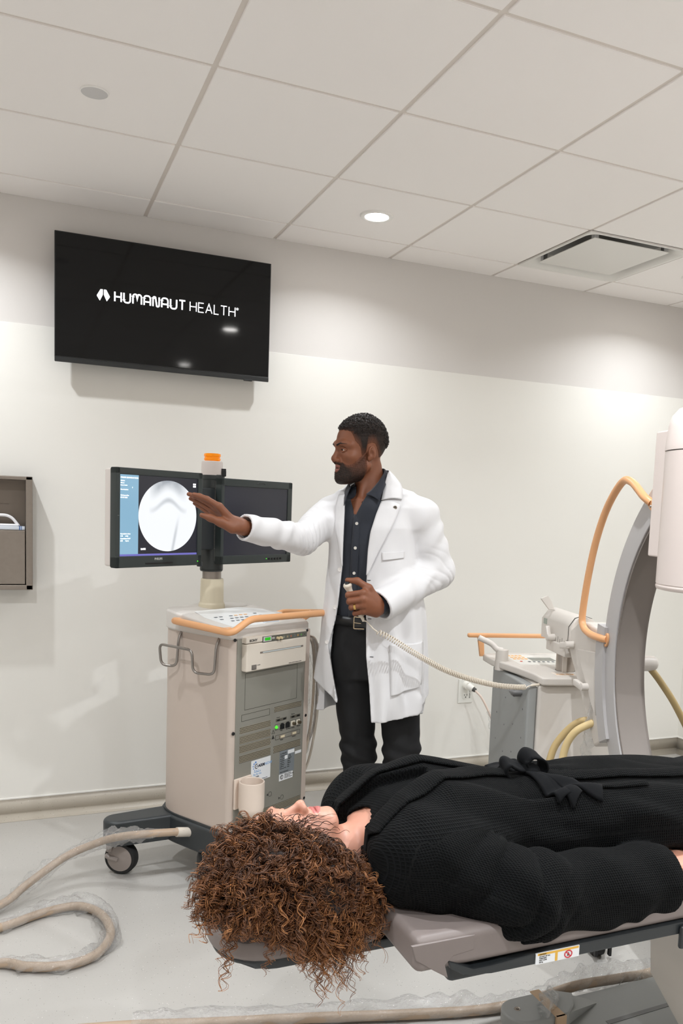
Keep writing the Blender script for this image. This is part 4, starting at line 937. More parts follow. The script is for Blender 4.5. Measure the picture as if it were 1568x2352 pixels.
sleeve('film_sleeve', cp2[1:], [.03, .04, .034, .042, .036, .030, .04, .05, .04, .03], f2, 47, sag=(0, .15, .35), zmin=.001)
# ------------------------------------------------------------------ heads (local axes: x to the person's left, y to the face, z up from the chin)
def head_sdf(P, fem=False, neck=None, open_=1.):
    S = lambda p: [(p[0], p[1], p[2]), (-p[0], p[1], p[2])]
    d = ell(P, (0, -.012, .170), (.077, .100, .097))
    d = smin(d, ell(P, (0, .036, .168), (.067, .080, .074)), .03)
    d = smin(d, ell(P, (0, .043, .105), (.064, .069, .075)), .03)
    jw = .052 if fem else .060
    d = smin(d, ell(P, (0, .045, .045), (jw, .058, .040)), .03)
    d = smin(d, ell(P, (0, .098, .018), (.020 if fem else .025, .020, .018)), .028)
    for s in (1, -1):
        d = smin(d, cap(P, (s*(jw-.006), -.004, .066), (s*.026, .086, .018), .018, .015), .03)
        d = smin(d, ell(P, (s*.046, .070, .100), (.024, .026, .017)), .025)
        d = smin(d, cap(P, (s*.010, .113, .150), (s*.040, .106, .153), .009 if fem else .0125, .009), .018)
        d = smin(d, cap(P, (s*.040, .106, .153), (s*.060, .080, .146), .009, .007), .018)
        d = smax(d, -ell(P, (s*.034, .124, .130), (.021, .020, .013)), .014)
    # nose
    nz = cap(P, (0, .106, .143), (0, .129, .098), .0085 if fem else .0100, .0105 if fem else .0125)
    nz = smin(nz, ell(P, (0, .1325, .0925), (.0105, .012, .0105) if fem else (.0130, .0125, .0115)), .01)
    for s in (1, -1): nz = smin(nz, ell(P, (s*(.0115 if fem else .0150), .122, .087), (.009 if fem else .0112, .0130, .009)), .008)
    d = smin(d, nz, .012)
    for s in (1, -1): d = smax(d, -ell(P, (s*.0078, .1250, .0795), (.0046, .0075, .0045)), .003)
    # mouth
    d = smin(d, ell(P, (0, .092, .057), (.032, .028, .027)), .02)
    for s in (1, -1):
        d = smin(d, cap(P, (s*.0215, .1075, .0595), (s*.004, .1185 if not fem else .1165, .0645), .0045 if not fem else .0035, .0066 if not fem else .0052), .005)
        d = smin(d, cap(P, (s*.0195, .1070, .0505), (0, .1180 if not fem else .1155, .0460), .0052 if not fem else .004, .0082 if not fem else .0064), .006)
    d = smax(d, -ell(P, (0, .124, .0555), (.021, .018, .0022*open_)), .003)
    # ears
    for s in (1, -1):
        Rm = rotx(R_(-12)) @ rotz(R_(s*20))
        e = ell(P, (s*.079, -.014, .117), (.0075, .0165, .0255), Rm)
        e = smin(e, ell(P, (s*.074, -.006, .096), (.006, .011, .012)), .008)
        ring = None; c0 = np.array([s*.083, -.013, .118])
        pts = [c0+np.array([s*(.003-.006*(0.5+.5*math.cos(t))), -.0155*math.cos(t), .0235*math.sin(t)]) for t in np.linspace(-.9, 3.5, 9)]
        for a, b in zip(pts[:-1], pts[1:]):
            q = cap(P, a, b, .0040); ring = q if ring is None else np.minimum(ring, q)
        e = smin(e, ring, .004)
        e = smax(e, -ell(P, (s*.089, -.010, .114), (.0090, .0085, .0125)), .004)
        d = smin(d, e, .008)
    if neck: 
        d = smin(d, cap(P, (0, -.030, .075), neck[0], neck[1], neck[2]), .03)
    return d
def head_mats(V):
    """0 skin, 1 lips"""
    x, y, z = V[:, 0], V[:, 1], V[:, 2]; ax = np.abs(x)
    up = (z > .056) & (z < .0700-.0060*(ax/.0215)**1.4) & (ax < .0225) & (y > .106)
    lo = (z <= .056) & (z > .0400+.0085*(ax/.021)**1.5) & (ax < .0215) & (y > .106)
    return (up | lo).astype(int)
def skin(name, rgb, rough=.48, noise=.07):
    m = add_noise(mat(name, rgb, rough, sss=.12), 55, noise, .10, detail=6, dist=.001)
    return m
def eyes(prefix, o2w, parent, closed=False, iris=(52, 30, 20)):
    for s in (1, -1):
        e = MB(); e.M = o2w @ Matrix.Translation((s*.0325, .0950, .1290)); rr = .0125
        e.lathe([(rr*math.sin(PI*k/12)+1e-5, rr*math.cos(PI*k/12)) for k in range(13)], n=20)
        eo = e.build('eye', MATS['eye_white'] if 'eye_white' in MATS else mat('eye_white', (226, 218, 210), .2), parent)
        i_ = MB(); gz = Matrix.Rotation(R_(-4), 4, 'Z') @ Matrix.Rotation(R_(-3), 4, 'X')
        i_.M = e.M @ gz; i_.lathe([(.0001, .0129), (.0030, .0127), (.0060, .0112)], n=18, axis='y', cap=False); i_.build('iris', MATS['iris_dark'] if 'iris_dark' in MATS else mat('iris_dark', iris, .1), eo)

def brow(s, path, M, m, parent, r, fem=False):
    """short hair strip lying on the brow ridge"""
    q = MB(); q.M = M; P2 = ctube([(a, 0, b) for a, b in path], 7); n = len(P2)
    for dz in (-1.6, -.5, .6, 1.7):
        x = np.array([p.x*s for p in P2], np.float32); z = np.array([p.z for p in P2], np.float32)+dz*r*.9*np.linspace(1.1, .10, n).astype(np.float32); y = np.full(n, .17, np.float32)
        for _ in range(60): y = y-np.clip(head_sdf(np.stack([x, y, z], 1), fem), -.01, .02)*.7
        q.tube([(float(a), float(b)+r*.25, float(c)) for a, b, c in zip(x, y, z)], [max(.0003, r*(.15+.85*math.sin(PI*(.12+.86*i/(n-1))))) for i in range(n)], 6)
    return q.build('eyebrow', m, parent)

# ------------------------------------------------------------------ the doctor (axes: x right in the photo, y away, z up)
man = empty('person', (0.8019, -0.9125, 0), -R_(23.34))
tag(man, 'standing man in a white coat, dark shirt and black trousers, pointing at the lit monitor', 'person')
M_skin = skin('brown_skin', (126, 76, 50), .55); M_lip = mat('lips_brown', (134, 80, 68), .38, sss=.1)
HO = np.array([-.060, .0, 1.598]); HA = R_(65)
# columns: head-local x (left), y (front), z in the man's frame
hfx, hfy = -math.sin(HA), -math.cos(HA)
HR = np.array([[hfy, -hfx, 0], [hfx, hfy, 0], [0, 0, 1.0]]).T @ rotx(R_(-2)) ; HS = np.array([.95, .90, .985])
def to_head(P): return (((P-HO.astype(np.float32)) @ HR.astype(np.float32))/HS).astype(np.float32)
H2M = Matrix.Translation(Vector(HO)) @ Matrix([list(HR[i]*HS) for i in range(3)]).to_4x4()
def finger(P, pts, rs, k=.005):
    d = None
    for i in range(len(pts)-1):
        q = cap(P, pts[i], pts[i+1], rs[i], rs[i+1]); d = q if d is None else smin(d, q, k)
    return d
def lerp3(a, b, t): return tuple(a[i]+(b[i]-a[i])*t for i in range(3))
def add3(a, b): return tuple(x+y for x, y in zip(a, b))
# --- hands
R_wr = (-.489, -.370, 1.410); R_fore = (-.403, -.25, 1.374)
R_mcp = [(-.560, -.402, 1.480), (-.574, -.384, 1.473), (-.590, -.366, 1.462), (-.602, -.350, 1.449)]
R_tip = [(-.656, -.398, 1.520), (-.679, -.380, 1.521), (-.676, -.360, 1.505), (-.664, -.346, 1.488)]
R_bow = [(0, .0, .006), (0, 0, .006), (0, 0, .004), (0, 0, .002)]
def hand_r(P):
    d = cap(P, lerp3(R_fore, R_wr, .2), R_wr, .034, .0265)
    d = smin(d, cap(P, R_wr, add3(R_wr, (-.018, -.004, .012)), .0265, .024), .02)
    for i in range(4):
        b = add3(R_wr, ((-.020, -.014, .012), (-.022, -.004, .010), (-.022, .006, .006), (-.020, .014, .002))[i])
        d = smin(d, cap(P, b, R_mcp[i], .0165, (.0135, .0125, .0118, .0108)[i]), .014)
    for i in range(4):
        a, c = R_mcp[i], R_tip[i]; p1 = add3(lerp3(a, c, .46), R_bow[i]); p2 = add3(lerp3(a, c, .76), tuple(x*.7 for x in R_bow[i])); r = (.0098, .0098, .0093, .0080)[i]
        d = smin(d, finger(P, [a, p1, p2, lerp3(a, c, .97)], [r*1.18, r*1.03, r*.93, r*.78]), .007)
    th = [(-.512, -.396, 1.404), (-.553, -.412, 1.424), (-.588, -.418, 1.437), (-.619, -.418, 1.446)]
    d = smin(d, finger(P, th, [.021, .0155, .0118, .0088], .012), .014)
    return d
L_wr = (.030, -.225, 1.118); L_fore = (.13, -.15, 1.165)
L_mcp = [(-.030, -.288, 1.176), (-.030, -.297, 1.151), (-.029, -.294, 1.128), (-.027, -.284, 1.105)]
L_pip = [(-.088, -.276, 1.165), (-.083, -.281, 1.141), (-.074, -.279, 1.118), (-.060, -.271, 1.094)]
L_dip = [(-.090, -.246, 1.157), (-.085, -.250, 1.134), (-.076, -.248, 1.112), (-.061, -.243, 1.090)]
L_tip = [(-.068, -.226, 1.153), (-.062, -.229, 1.130), (-.054, -.228, 1.110), (-.041, -.226, 1.088)]
def hand_l(P):
    d = cap(P, L_fore, L_wr, .036, .029)
    for i in range(4):
        b = add3(L_wr, ((-.012, -.030, .022), (-.014, -.038, .008), (-.014, -.036, -.008), (-.010, -.028, -.020))[i])
        d = smin(d, cap(P, b, L_mcp[i], .019, (.0142, .0138, .0130, .0122)[i]), .016)
    d = smin(d, cap(P, L_wr, add3(L_wr, (-.016, -.022, .004)), .028, .026), .02)
    for i in range(4):
        r = (.0108, .0108, .0102, .0094)[i]
        d = smin(d, finger(P, [L_mcp[i], L_pip[i], L_dip[i], L_tip[i]], [r*1.18, r*1.06, r*.97, r*.85], .004), .0055)
    th = [(.016, -.252, 1.148), (-.012, -.266, 1.192), (-.056, -.264, 1.218), (-.094, -.258, 1.219)]
    d = smin(d, finger(P, th, [.021, .0150, .0122, .0092], .010), .014)
    return d
L_sh, L_el = (.190, -.035, 1.466), (.268, -.005, 1.246); R_sh, R_el = (-.188, .082, 1.462), (-.282, -.125, 1.362)
TY = R_(20); TR = rotz(-TY)      # the torso faces a little to the left of the camera
def column(P, zs, cx, a, cy, b, n=2.4):
    z = P[:, 2]; X = P[:, 0]-interp(z, zs, cx); Y = P[:, 1]-interp(z, zs, cy)
    c, s = math.cos(TY), math.sin(TY); x = c*X-s*Y; y = s*X+c*Y
    A, B = interp(z, zs, a), interp(z, zs, b)
    rho = (np.abs(x/A)**n+np.abs(y/B)**n)**(1/n)
    d = (rho-1)*np.minimum(A, B)*.85
    return np.maximum(d, np.maximum(z-zs[-1], zs[0]-z))
def torso(P, e=0.):
    d = column(P, [.90, 1.05, 1.20, 1.35, 1.45, 1.52], [.01, .008, .0, .0, .0, .0], [v+e for v in (.160, .150, .155, .162, .160, .13)], [0, 0, 0, 0, .005, .01], [v+e for v in (.105, .100, .105, .110, .100, .075)])
    d = smin(d, cap(P, (.05, .01, 1.535), (.172, -.03, 1.470), .036+e, .043+e), .05)
    return smin(d, cap(P, (-.05, .04, 1.535), (-.170, .078, 1.465), .036+e, .043+e), .05)
def body(P):
    d = torso(P)
    for a, b, c in ((L_sh, L_el, L_fore), (R_sh, R_el, R_fore)):
        d = smin(d, cap(P, a, b, .052, .043), .02); d = smin(d, cap(P, b, c, .042, .034), .015)
    for x, hx in ((-.03, -.065), (.15, .105)):
        d = smin(d, cap(P, (hx, .01, .92), (x, .01, .48), .075, .05), .03); d = smin(d, cap(P, (x, .01, .48), (x+.03, .03, .09), .05, .035), .02)
    nk = cap(P, (-.035, .035, 1.66), (-.012, .030, 1.50), .056, .066)
    nk = smin(nk, cap(P, (-.05, -.01, 1.60), (-.065, -.065, 1.475), .014, .012), .02)
    d = smin(d, nk, .035)
    return d
def man_body(P):
    d = smin(body(P), head_sdf(to_head(P))*.93, .025)
    return np.minimum(d, np.minimum(hand_r(P), hand_l(P)))
# one skin surface, sampled finely where it shows
fine = [((-.23, -.17, 1.44), (.09, .16, 1.90), .0021), ((-.72, -.47, 1.33), (-.38, -.22, 1.56), .0019), ((-.13, -.34, 1.05), (.13, -.12, 1.26), .0019)]
def lo_body(P):
    """hidden under the clothes: trimmed where the fine pieces take over"""
    d = body(P)
    for lo, hi, h in fine: 
        c = (np.array(lo)+np.array(hi))/2; hh = (np.array(hi)-np.array(lo))/2-.012
        d = np.maximum(d, -rbox(P, c, hh, .0))
    return d
def in_head(V): return head_mats(to_head(V.astype(np.float32)))
bp_ = [sdf_mesh('p', man_body, lo, hi, h, [M_skin, M_lip], matfn=in_head if i == 0 else None) for i, (lo, hi, h) in enumerate(fine)]
bp_.append(sdf_mesh('p', lo_body, (-.50, -.32, .06), (.38, .2, 1.56), .012, [M_skin, M_lip]))
mb_ = join('body', bp_, man)
mb_['label'] = 'brown skin of face, neck and hands'
eyes('m', H2M, man)
# lids and brows
def strands(name, pts_list, r, m, parent, M, n=6):
    q = MB(); q.M = M
    for pts in pts_list: q.tube(ctube(pts, 5), r, n)
    return q.build(name, m, parent)
M_brow = mat('brow_black', (26, 18, 14), .7)
for s in (1, -1):
    brow(s, [(.012, .1465), (.026, .1515), (.042, .1540), (.060, .1500)], H2M, M_brow, man, .0016)
    q = MB(); q.M = H2M
    q.tube(ctube([(s*.017, .1035, .1275), (s*.025, .1070, .1335), (s*.034, .1080, .1348), (s*.043, .1020, .1320), (s*.050, .0940, .1270)], 5), .0040, 10); q.build('eyelid', M_skin, man)
    q = MB(); q.M = H2M; q.tube(ctube([(s*.017, .1030, .1270), (s*.026, .1060, .1225), (s*.036, .1045, .1215), (s*.049, .0940, .1262)], 5), .0038, 10); q.build('eyelid', M_skin, man)
    q = MB(); q.M = H2M; q.tube(ctube([(s*.019, .1075, .1280), (s*.026, .1105, .1310), (s*.034, .1112, .1318), (s*.043, .1052, .1298), (s*.051, .0960, .1265)], 5), .0008, 6); q.build('eyelashes', M_brow, man)
q = MB(); q.M = H2M; q.box((-.012, .100, .0555), (.012, .1125, .0575), .001); q.build('teeth', mat('teeth', (214, 202, 188), .3), man)
# hair and beard grow as thin shells on the head
_cell = rng.uniform(-1, 1, (430, 3)); _cell /= np.linalg.norm(_cell, axis=1)[:, None]; _cell[:, 2] = np.abs(_cell[:, 2])*1.1-.15
CURL = (np.array([0, -.005, .168])+_cell*np.array([.083, .108, .102])).astype(np.float32)
def hair_edge(y):
    """lower limit of the hair for every y"""
    return interp(y, [-.12, -.095, -.07, -.045, -.034, -.015, .006, .014, .030, .040, .062, .076, .085, .13], [.085, .080, .095, .135, .152, .160, .150, .104, .104, .140, .165, .200, .204, .207])
def hair_t(P):
    e = P[:, 2]-hair_edge(P[:, 1])
    top = np.clip((P[:, 2]-.182-.10*np.clip(-P[:, 1]-.02, 0, .1)*0)/.035, 0, 1); top = np.maximum(top, np.clip((-P[:, 1]-.060)/.05, 0, 1)*np.clip((P[:, 2]-.13)/.04, 0, 1))
    t = .0010+.0028*np.clip(e/.05, 0, 1)+.0150*top*np.clip(e/.012, 0, 1)
    return t, e, top
def man_hair(P):
    t, e, top = hair_t(P); d0 = head_sdf(P)
    near = np.abs(d0-t) < .02
    w_ = np.zeros(len(P), np.float32)
    if near.any():
        Q = P[near]; best = np.full(len(Q), 9., np.float32); sec = best.copy()
        for i in range(0, len(Q), 4000):
            D = np.sqrt(((Q[i:i+4000, None]-CURL[None])**2).sum(2)); D.partition(0, axis=1); best[i:i+4000] = D[:, 0]
        w_[near] = np.clip(1-best/.0098, -.6, 1)
    fine_ = wob(P, 520, 1)*.0007
    d = d0-t-w_*.0135*top-fine_*(.35+.65*top)
    edge = -e+wob(P, 190, 0)*.0018
    return np.maximum(d, edge)*.8
M_hair = mat('black_hair', (34, 26, 22), .5, spec=.45)
def fade_mat(name, hair_rgb, skin_rgb):
    m = mat(name, hair_rgb, .65, spec=.3); n, l, b = nodes(m)
    at = n.new('ShaderNodeAttribute'); at.attribute_name = 'hair_amount'; mx = n.new('ShaderNodeMix'); mx.data_type = 'RGBA'
    tc = n.new('ShaderNodeTexCoord'); nz = n.new('ShaderNodeTexNoise'); nz.inputs['Scale'].default_value = 420; nz.inputs['Detail'].default_value = 2; l.new(tc.outputs['Object'], nz.inputs[0])
    a = n.new('ShaderNodeMath'); a.operation = 'MULTIPLY_ADD'; a.inputs[1].default_value = .9; a.inputs[2].default_value = -.45; l.new(nz.outputs['Fac'], a.inputs[0])
    sp_ = n.new('ShaderNodeSeparateXYZ'); l.new(at.outputs['Vector'], sp_.inputs[0])
    a2 = n.new('ShaderNodeMath'); a2.operation = 'ADD'; a2.use_clamp = True; l.new(a.outputs[0], a2.inputs[0]); l.new(sp_.outputs[0], a2.inputs[1])
    mx.inputs[6].default_value = (*lin(skin_rgb), 1); mx.inputs[7].default_value = (*lin(hair_rgb), 1)
    l.new(a2.outputs[0], mx.inputs[0]); l.new(mx.outputs[2], b.inputs['Base Color'])
    return m
M_fade = fade_mat('faded_hair', (30, 23, 19), (104, 62, 42))
def hair_attr(V):
    t, e, top = hair_t(V.astype(np.float32)); f = np.clip(.18+e/.045, 0, 1); return {'hair_amount': np.stack([np.maximum(f, top), f*0, f*0], 1)}
sdf_mesh('hair', man_hair, (-.11, -.145, .06), (.11, .15, .305), .0017, M_fade, man, H2M, attr=hair_attr)
hair_o = bpy.data.objects['hair']; vs_ = []; qc = MB(); qc.M = H2M
_cr = np.random.default_rng(5)
_u = _cr.normal(size=(5200, 3)); _u /= np.linalg.norm(_u, axis=1)[:, None]; _u = (np.array([0, -.008, .160])+_u*np.array([.14, .17, .16])).astype(np.float32); _dir = np.array([0, -.008, .160])-_u; _dir = (_dir/np.linalg.norm(_dir, axis=1)[:, None]).astype(np.float32)
for _ in range(60): _u = _u+_dir*np.clip(man_hair(_u), -.005, .02)[:, None].astype(np.float32)*.8
_t, _e, _tp = hair_t(_u)
for p_, d_, a_, e_ in zip(_u, _dir, _tp, _e):
    if a_ < .30 or e_ < .006 or _cr.uniform() < .30: continue
    nrm = -Vector(d_.tolist()); ax_ = (nrm*_cr.uniform(.1, 1)+Vector(_cr.normal(size=3).tolist())*.6).normalized(); x_ = ax_.orthogonal().normalized(); y_ = ax_.cross(x_); rr_ = _cr.uniform(.0022, .0042); ph_ = _cr.uniform(0, 6.28); o_ = Vector(p_.tolist())+nrm*.0006
    n_ = 13; qc.tube([o_+(x_*math.cos(ph_+k*.62)+y_*math.sin(ph_+k*.62))*rr_*(1-.02*k)+ax_*(k-6)*.00055 for k in range(n_)], [.0013*(1-.04*k) for k in range(n_)], 5)
qc.build('hair_curls', M_hair, hair_o, angle=120)
def beard_region(P):
    x, y, z = P[:, 0], P[:, 1], P[:, 2]; ax = np.abs(x)
    zu = interp(y, [-.02, .004, .018, .032, .050, .072, .092, .105, .135], [.125, .122, .118, .104, .088, .072, .068, .0795, .0815])
    r = np.maximum(z-zu, .006-y-(.12-z)*.04)
    r = np.maximum(r, -.018-z)
    lips = np.maximum(np.maximum(ax-.0215, .040+.012*(ax/.0215)**2-z), z-(.0705-.006*(ax/.0215)**2)); lips = np.maximum(lips, .10-y)
    chk = np.maximum(np.maximum(np.abs(z-.062)-.012, ax-.034), .0235-ax)*0+1
    return np.maximum(r, -lips)
def man_beard(P):
    d = head_sdf(P); t = .0042+.0030*np.clip((.05-P[:, 2])/.05, 0, 1)
    return np.maximum(d-t*np.clip(-beard_region(P)/.012, .06, 1)-wob(P, 560, 2)*.0008, beard_region(P)+wob(P, 230, 0)*.0016)*.85
def beard_attr(V):
    P = V.astype(np.float32); f = np.clip(-beard_region(P)/.022+.30, 0, 1); f = np.maximum(f, np.clip((P[:, 1]-.085)/.02, 0, 1)*np.clip(-beard_region(P)/.004, 0, 1)); f = np.clip(f*(.62+.38*np.clip((.06-P[:, 2])/.05+np.clip((P[:, 1]-.07)/.03, 0, 1), 0, 1)), 0, 1); return {'hair_amount': np.stack([f, f*0, f*0], 1)}
sdf_mesh('beard', man_beard, (-.08, -.03, -.03), (.08, .145, .135), .0017, fade_mat('beard_hair', (34, 25, 20), (112, 66, 44)), man, H2M, attr=beard_attr)

# --- shirt, trousers, belt, shoes
M_shirt = add_noise(mat('navy_shirt', (28, 33, 44), .75, sheen=.15), 500, .08, .08); M_trs = add_noise(mat('black_trousers', (13, 13, 15), .85), 400, .08, .08)
Vpt = [(-.104, 1.60), (-.030, 1.575), (-.062, 1.49), (-.078, 1.462)]
def shirt(P):
    d = torso(P, .010)
    d = smin(d, cap(P, (-.025, .030, 1.55), (-.035, .03, 1.60), .078, .070), .03); d = smin(d, cap(P, (-.02, -.045, 1.49), (-.03, .0, 1.57), .062, .062), .03)
    d = d+wob(P*np.array([1, 1, .45], np.float32), 38, 1)*.0022
    for el, sh, fo in ((L_el, L_sh, L_wr), (R_el, R_sh, R_wr)):
        d = smin(d, cap(P, sh, el, .058, .050), .02); d = smin(d, cap(P, el, lerp3(el, fo, 1.0), .050, .0345), .015)
    x, z = P[:, 0], P[:, 2]
    sh_ = np.maximum(d, -(torso(P, -.004)))
    xl = interp(z, [1.44, 1.462, 1.56, 1.62], [-.079, -.078, -.112, -.135]); xr = interp(z, [1.44, 1.462, 1.545, 1.575, 1.62], [-.079, -.078, -.036, -.012, .05])
    v = np.maximum(np.maximum(xl-x, x-xr), np.maximum(P[:, 1]+.005, 1.462-z))
    sh_ = np.maximum(sh_, -v)
    nk = np.maximum(cap(P, (-.03, .035, 1.50), (-.04, .035, 1.8), .058), 1.55-z)
    sh_ = np.maximum(sh_, -nk)
    sh_ = np.maximum(sh_, z-(1.60+.30*(x+.02)+.25*(P[:, 1])))
    # cuffs end at the wrists
    for el, wr in ((L_el, L_wr), (R_el, R_wr)):
        ax_ = A3(wr)-A3(el); ax_ = ax_/np.linalg.norm(ax_); t = (P-A3(wr)) @ ax_
        near = np.sqrt(((P-A3(wr))**2).sum(1)) < .12
        sh_ = np.where(near, np.maximum(sh_, t-.012), sh_)
    return np.maximum(sh_, 1.0-z)
sdf_mesh('shirt', shirt, (-.52, -.42, .99), (.36, .20, 1.68), .0050, M_shirt, man)
def leg_s(P, hip, knee, foot):
    d = smin(cap(P, hip, knee, .098, .072), cap(P, knee, foot, .070, .060), .03)
    kz = (P[:, 2]-knee[2]); return d+.006*np.sin(kz*95+P[:, 0]*30)*np.exp(-(kz/.07)**2)+wob(P, 22, 2)*.004
def trousers(P):
    d = column(P, [.80, .95, 1.057], [.02, .01, .005], [.165, .168, .162], [0, 0, 0], [.115, .115, .108])
    d = smin(d, leg_s(P, (-.060, .015, .85), (-.030, .02, .475), (.0, .05, .03)), .03)
    d = np.minimum(d, leg_s(P, (.112, -.015, .85), (.150, -.03, .470), (.185, .0, .03)))
    return np.maximum(d, .012-P[:, 2])
sdf_mesh('trousers', trousers, (-.22, -.20, .0), (.31, .2, 1.06), .0065, M_trs, man)
def on_surf(fn, x, z, y0=-.5, off=0.):
    x = np.atleast_1d(np.asarray(x, np.float32)); z = np.atleast_1d(np.asarray(z, np.float32)); y = np.full(len(x), y0, np.float32)
    for _ in range(70):
        d = fn(np.stack([x, y, z], 1)); y = y+np.clip(d, -.01, .03)*.7
    return y-off
# belt with its buckle
def belt_ring(z0, z1, e, m, name, parent=man):
    vs = []; fs = []; n = 64
    for i in range(n):
        t = 2*PI*i/n; c, s = math.cos(TY), math.sin(TY); ex = 2/2.4
        x = math.copysign(abs(math.cos(t))**ex, math.cos(t))*(.164+e); y = math.copysign(abs(math.sin(t))**ex, math.sin(t))*(.110+e)
        X, Y = c*x+s*y+.007, -s*x+c*y
        for z in (z0, z1): vs.append((X, Y, z-.25*0+(-.0)*X))
    fs = [(2*i, 2*((i+1) % n), 2*((i+1) % n)+1, 2*i+1) for i in range(n)]
    o = MB().add(vs, fs).build(name, m, parent); so = o.modifiers.new('s', 'SOLIDIFY'); so.thickness = .004; so.offset = 1; return o
M_belt = mat('black_leather', (20, 20, 21), .35)
blt = belt_ring(1.020, 1.056, .007, M_belt, 'belt')
M_brass = mat('buckle_metal', (196, 178, 150), .25, 1.)
bk = MB(); bk.M = Matrix.Translation((-.047, -.132, 1.038)) @ Matrix.Rotation(-TY, 4, 'Z')
bk.tube(fillet([(.024, 0, .022), (-.020, 0, .024), (-.020, 0, -.024), (.024, 0, -.022)], .004, 3), .0026, 8).tube([(-.02, -.003, 0), (.012, -.003, 0)], .002, 8); bk.build('buckle', M_brass, blt)
bl = MB(); bl.M = bk.M; bl.box((-.018, -.001, -.017), (.034, .006, .017), .002); bl.build('belt_end', M_belt, blt)
for x0, y0, a in ((.005, .0, 0), (.19, -.05, .12)):
    sh = MB(); sh.M = Matrix.Translation((x0, y0, 0)) @ Matrix.Rotation(PI+R_(14)-a-PI, 4, 'Z')
    sh.prism([(-.042, .095), (-.046, 0), (-.048, -.10), (-.040, -.16), (-.018, -.195), (.015, -.195), (.038, -.165), (.048, -.10), (.044, 0), (.04, .095), (.0, .112)], .0, .014, bev=.003)
    sh.lathe([(.0001, .0), (.05, .0), (.05, .05), (.043, .09), (.0001, .09)], (0, .04, .01), 24)
    sh.prism([(-.042, .09), (-.046, -.10), (-.038, -.16), (-.018, -.19), (.015, -.19), (.036, -.16), (.046, -.10), (.042, .09)], .012, lambda x, y: .075 if y > .05 else .045+.03*max(0, (y+.2)/.3), bev=.016, seg=3)
    sh.build('shoe', M_belt, man)

# --- white coat
M_coat = add_noise(mat('coat_white', (222, 221, 222), .72, sheen=.1), 700, .01, .06, dist=.0008)
def ext(a, b, k):
    a = Vector(a); b = Vector(b); return tuple(b+(b-a).normalized()*k)
def coat_out(P, sleeves=True, folds=1.):
    """outer face of the closed coat"""
    d = column(P, [.56, .75, .95, 1.10, 1.30, 1.42, 1.50, 1.545], [.012, .012, .012, .012, .0, -.002, -.002, -.002], [.232, .236, .222, .206, .186, .184, .165, .12], [0, 0, 0, 0, .0, .0, .008, .012], [.165, .160, .150, .142, .138, .128, .108, .08], 2.3)
    d = smin(d, cap(P, (.055, .008, 1.535), (.185, -.035, 1.478), .056, .060), .06)
    d = smin(d, cap(P, (-.058, .040, 1.535), (-.180, .080, 1.472), .056, .060), .06)
    # long hanging folds
    X, Y, Z = P[:, 0], P[:, 1], P[:, 2]; ang = np.arctan2(Y-.02, X-.01)
    dn = np.clip((1.25-Z)/.5, 0, 1)
    d = d+folds*dn*.0065*np.sin(ang*11+2.2*np.sin(Z*5.5)+1.0)+folds*dn*.004*np.sin(ang*19+Z*7)
    d = d+folds*wob(P*np.array([1, 1, .5], np.float32), 26, 0)*.0028
    if sleeves:
        l = smin(cap(P, L_sh, L_el, .075, .064), cap(P, L_el, ext(L_el, L_wr, .03), .064, .063), .025)
        r = smin(cap(P, R_sh, R_el, .073, .058), cap(P, R_el, ext(R_el, R_wr, .03), .058, .049), .02)
        for q, el, sh, wr in ((0, L_el, L_sh, L_wr), (1, R_el, R_sh, R_wr)):
            e = np.sqrt(((P-A3(el))**2).sum(1)); u1 = A3(wr)-A3(el); u1 /= np.linalg.norm(u1); u0 = A3(el)-A3(sh); u0 /= np.linalg.norm(u0)
            s1 = (P-A3(el)) @ u1; s0 = (P-A3(el)) @ u0
            wgt = np.exp(-(e/.115)**2); prp = np.sin((s1*1.0+s0*.8)*66+wob(P, 21, q)*2.2)
            fold = (1-np.abs(prp))**1.5*(.0052+.0035*wob(P, 17, 1))*wgt+.0045*np.sin(s1*62+P[:, 2]*40+wob(P, 22, 2)*2)*np.exp(-(np.abs(s1-.13)/.13)**2)*(1-wgt)
            fold = fold+.004*np.sin(s0*48+P[:, 0]*52+wob(P, 20, 1)*1.5)*np.exp(-((s0+.16)/.12)**2)
            if q == 0: l = l+folds*(fold-.0045*wgt)
            else: r = r+folds*(fold-.0045*wgt)
        d = smin(d, l, .022); d = smin(d, r, .022)
    return d
def x_right_panel(z): return interp(z, [.60, .68, .80, .93, 1.04, 1.10, 1.25, 1.40, 1.48, 1.56], [-.108, -.113, -.142, -.168, -.142, -.134, -.122, -.121, -.121, -.125])
def x_left_panel(z): return interp(z, [.58, .61, .79, .91, 1.05, 1.21, 1.32, 1.40, 1.47, 1.54, 1.60], [.024, .021, .004, -.012, -.018, -.022, -.021, -.014, .006, .030, .045])
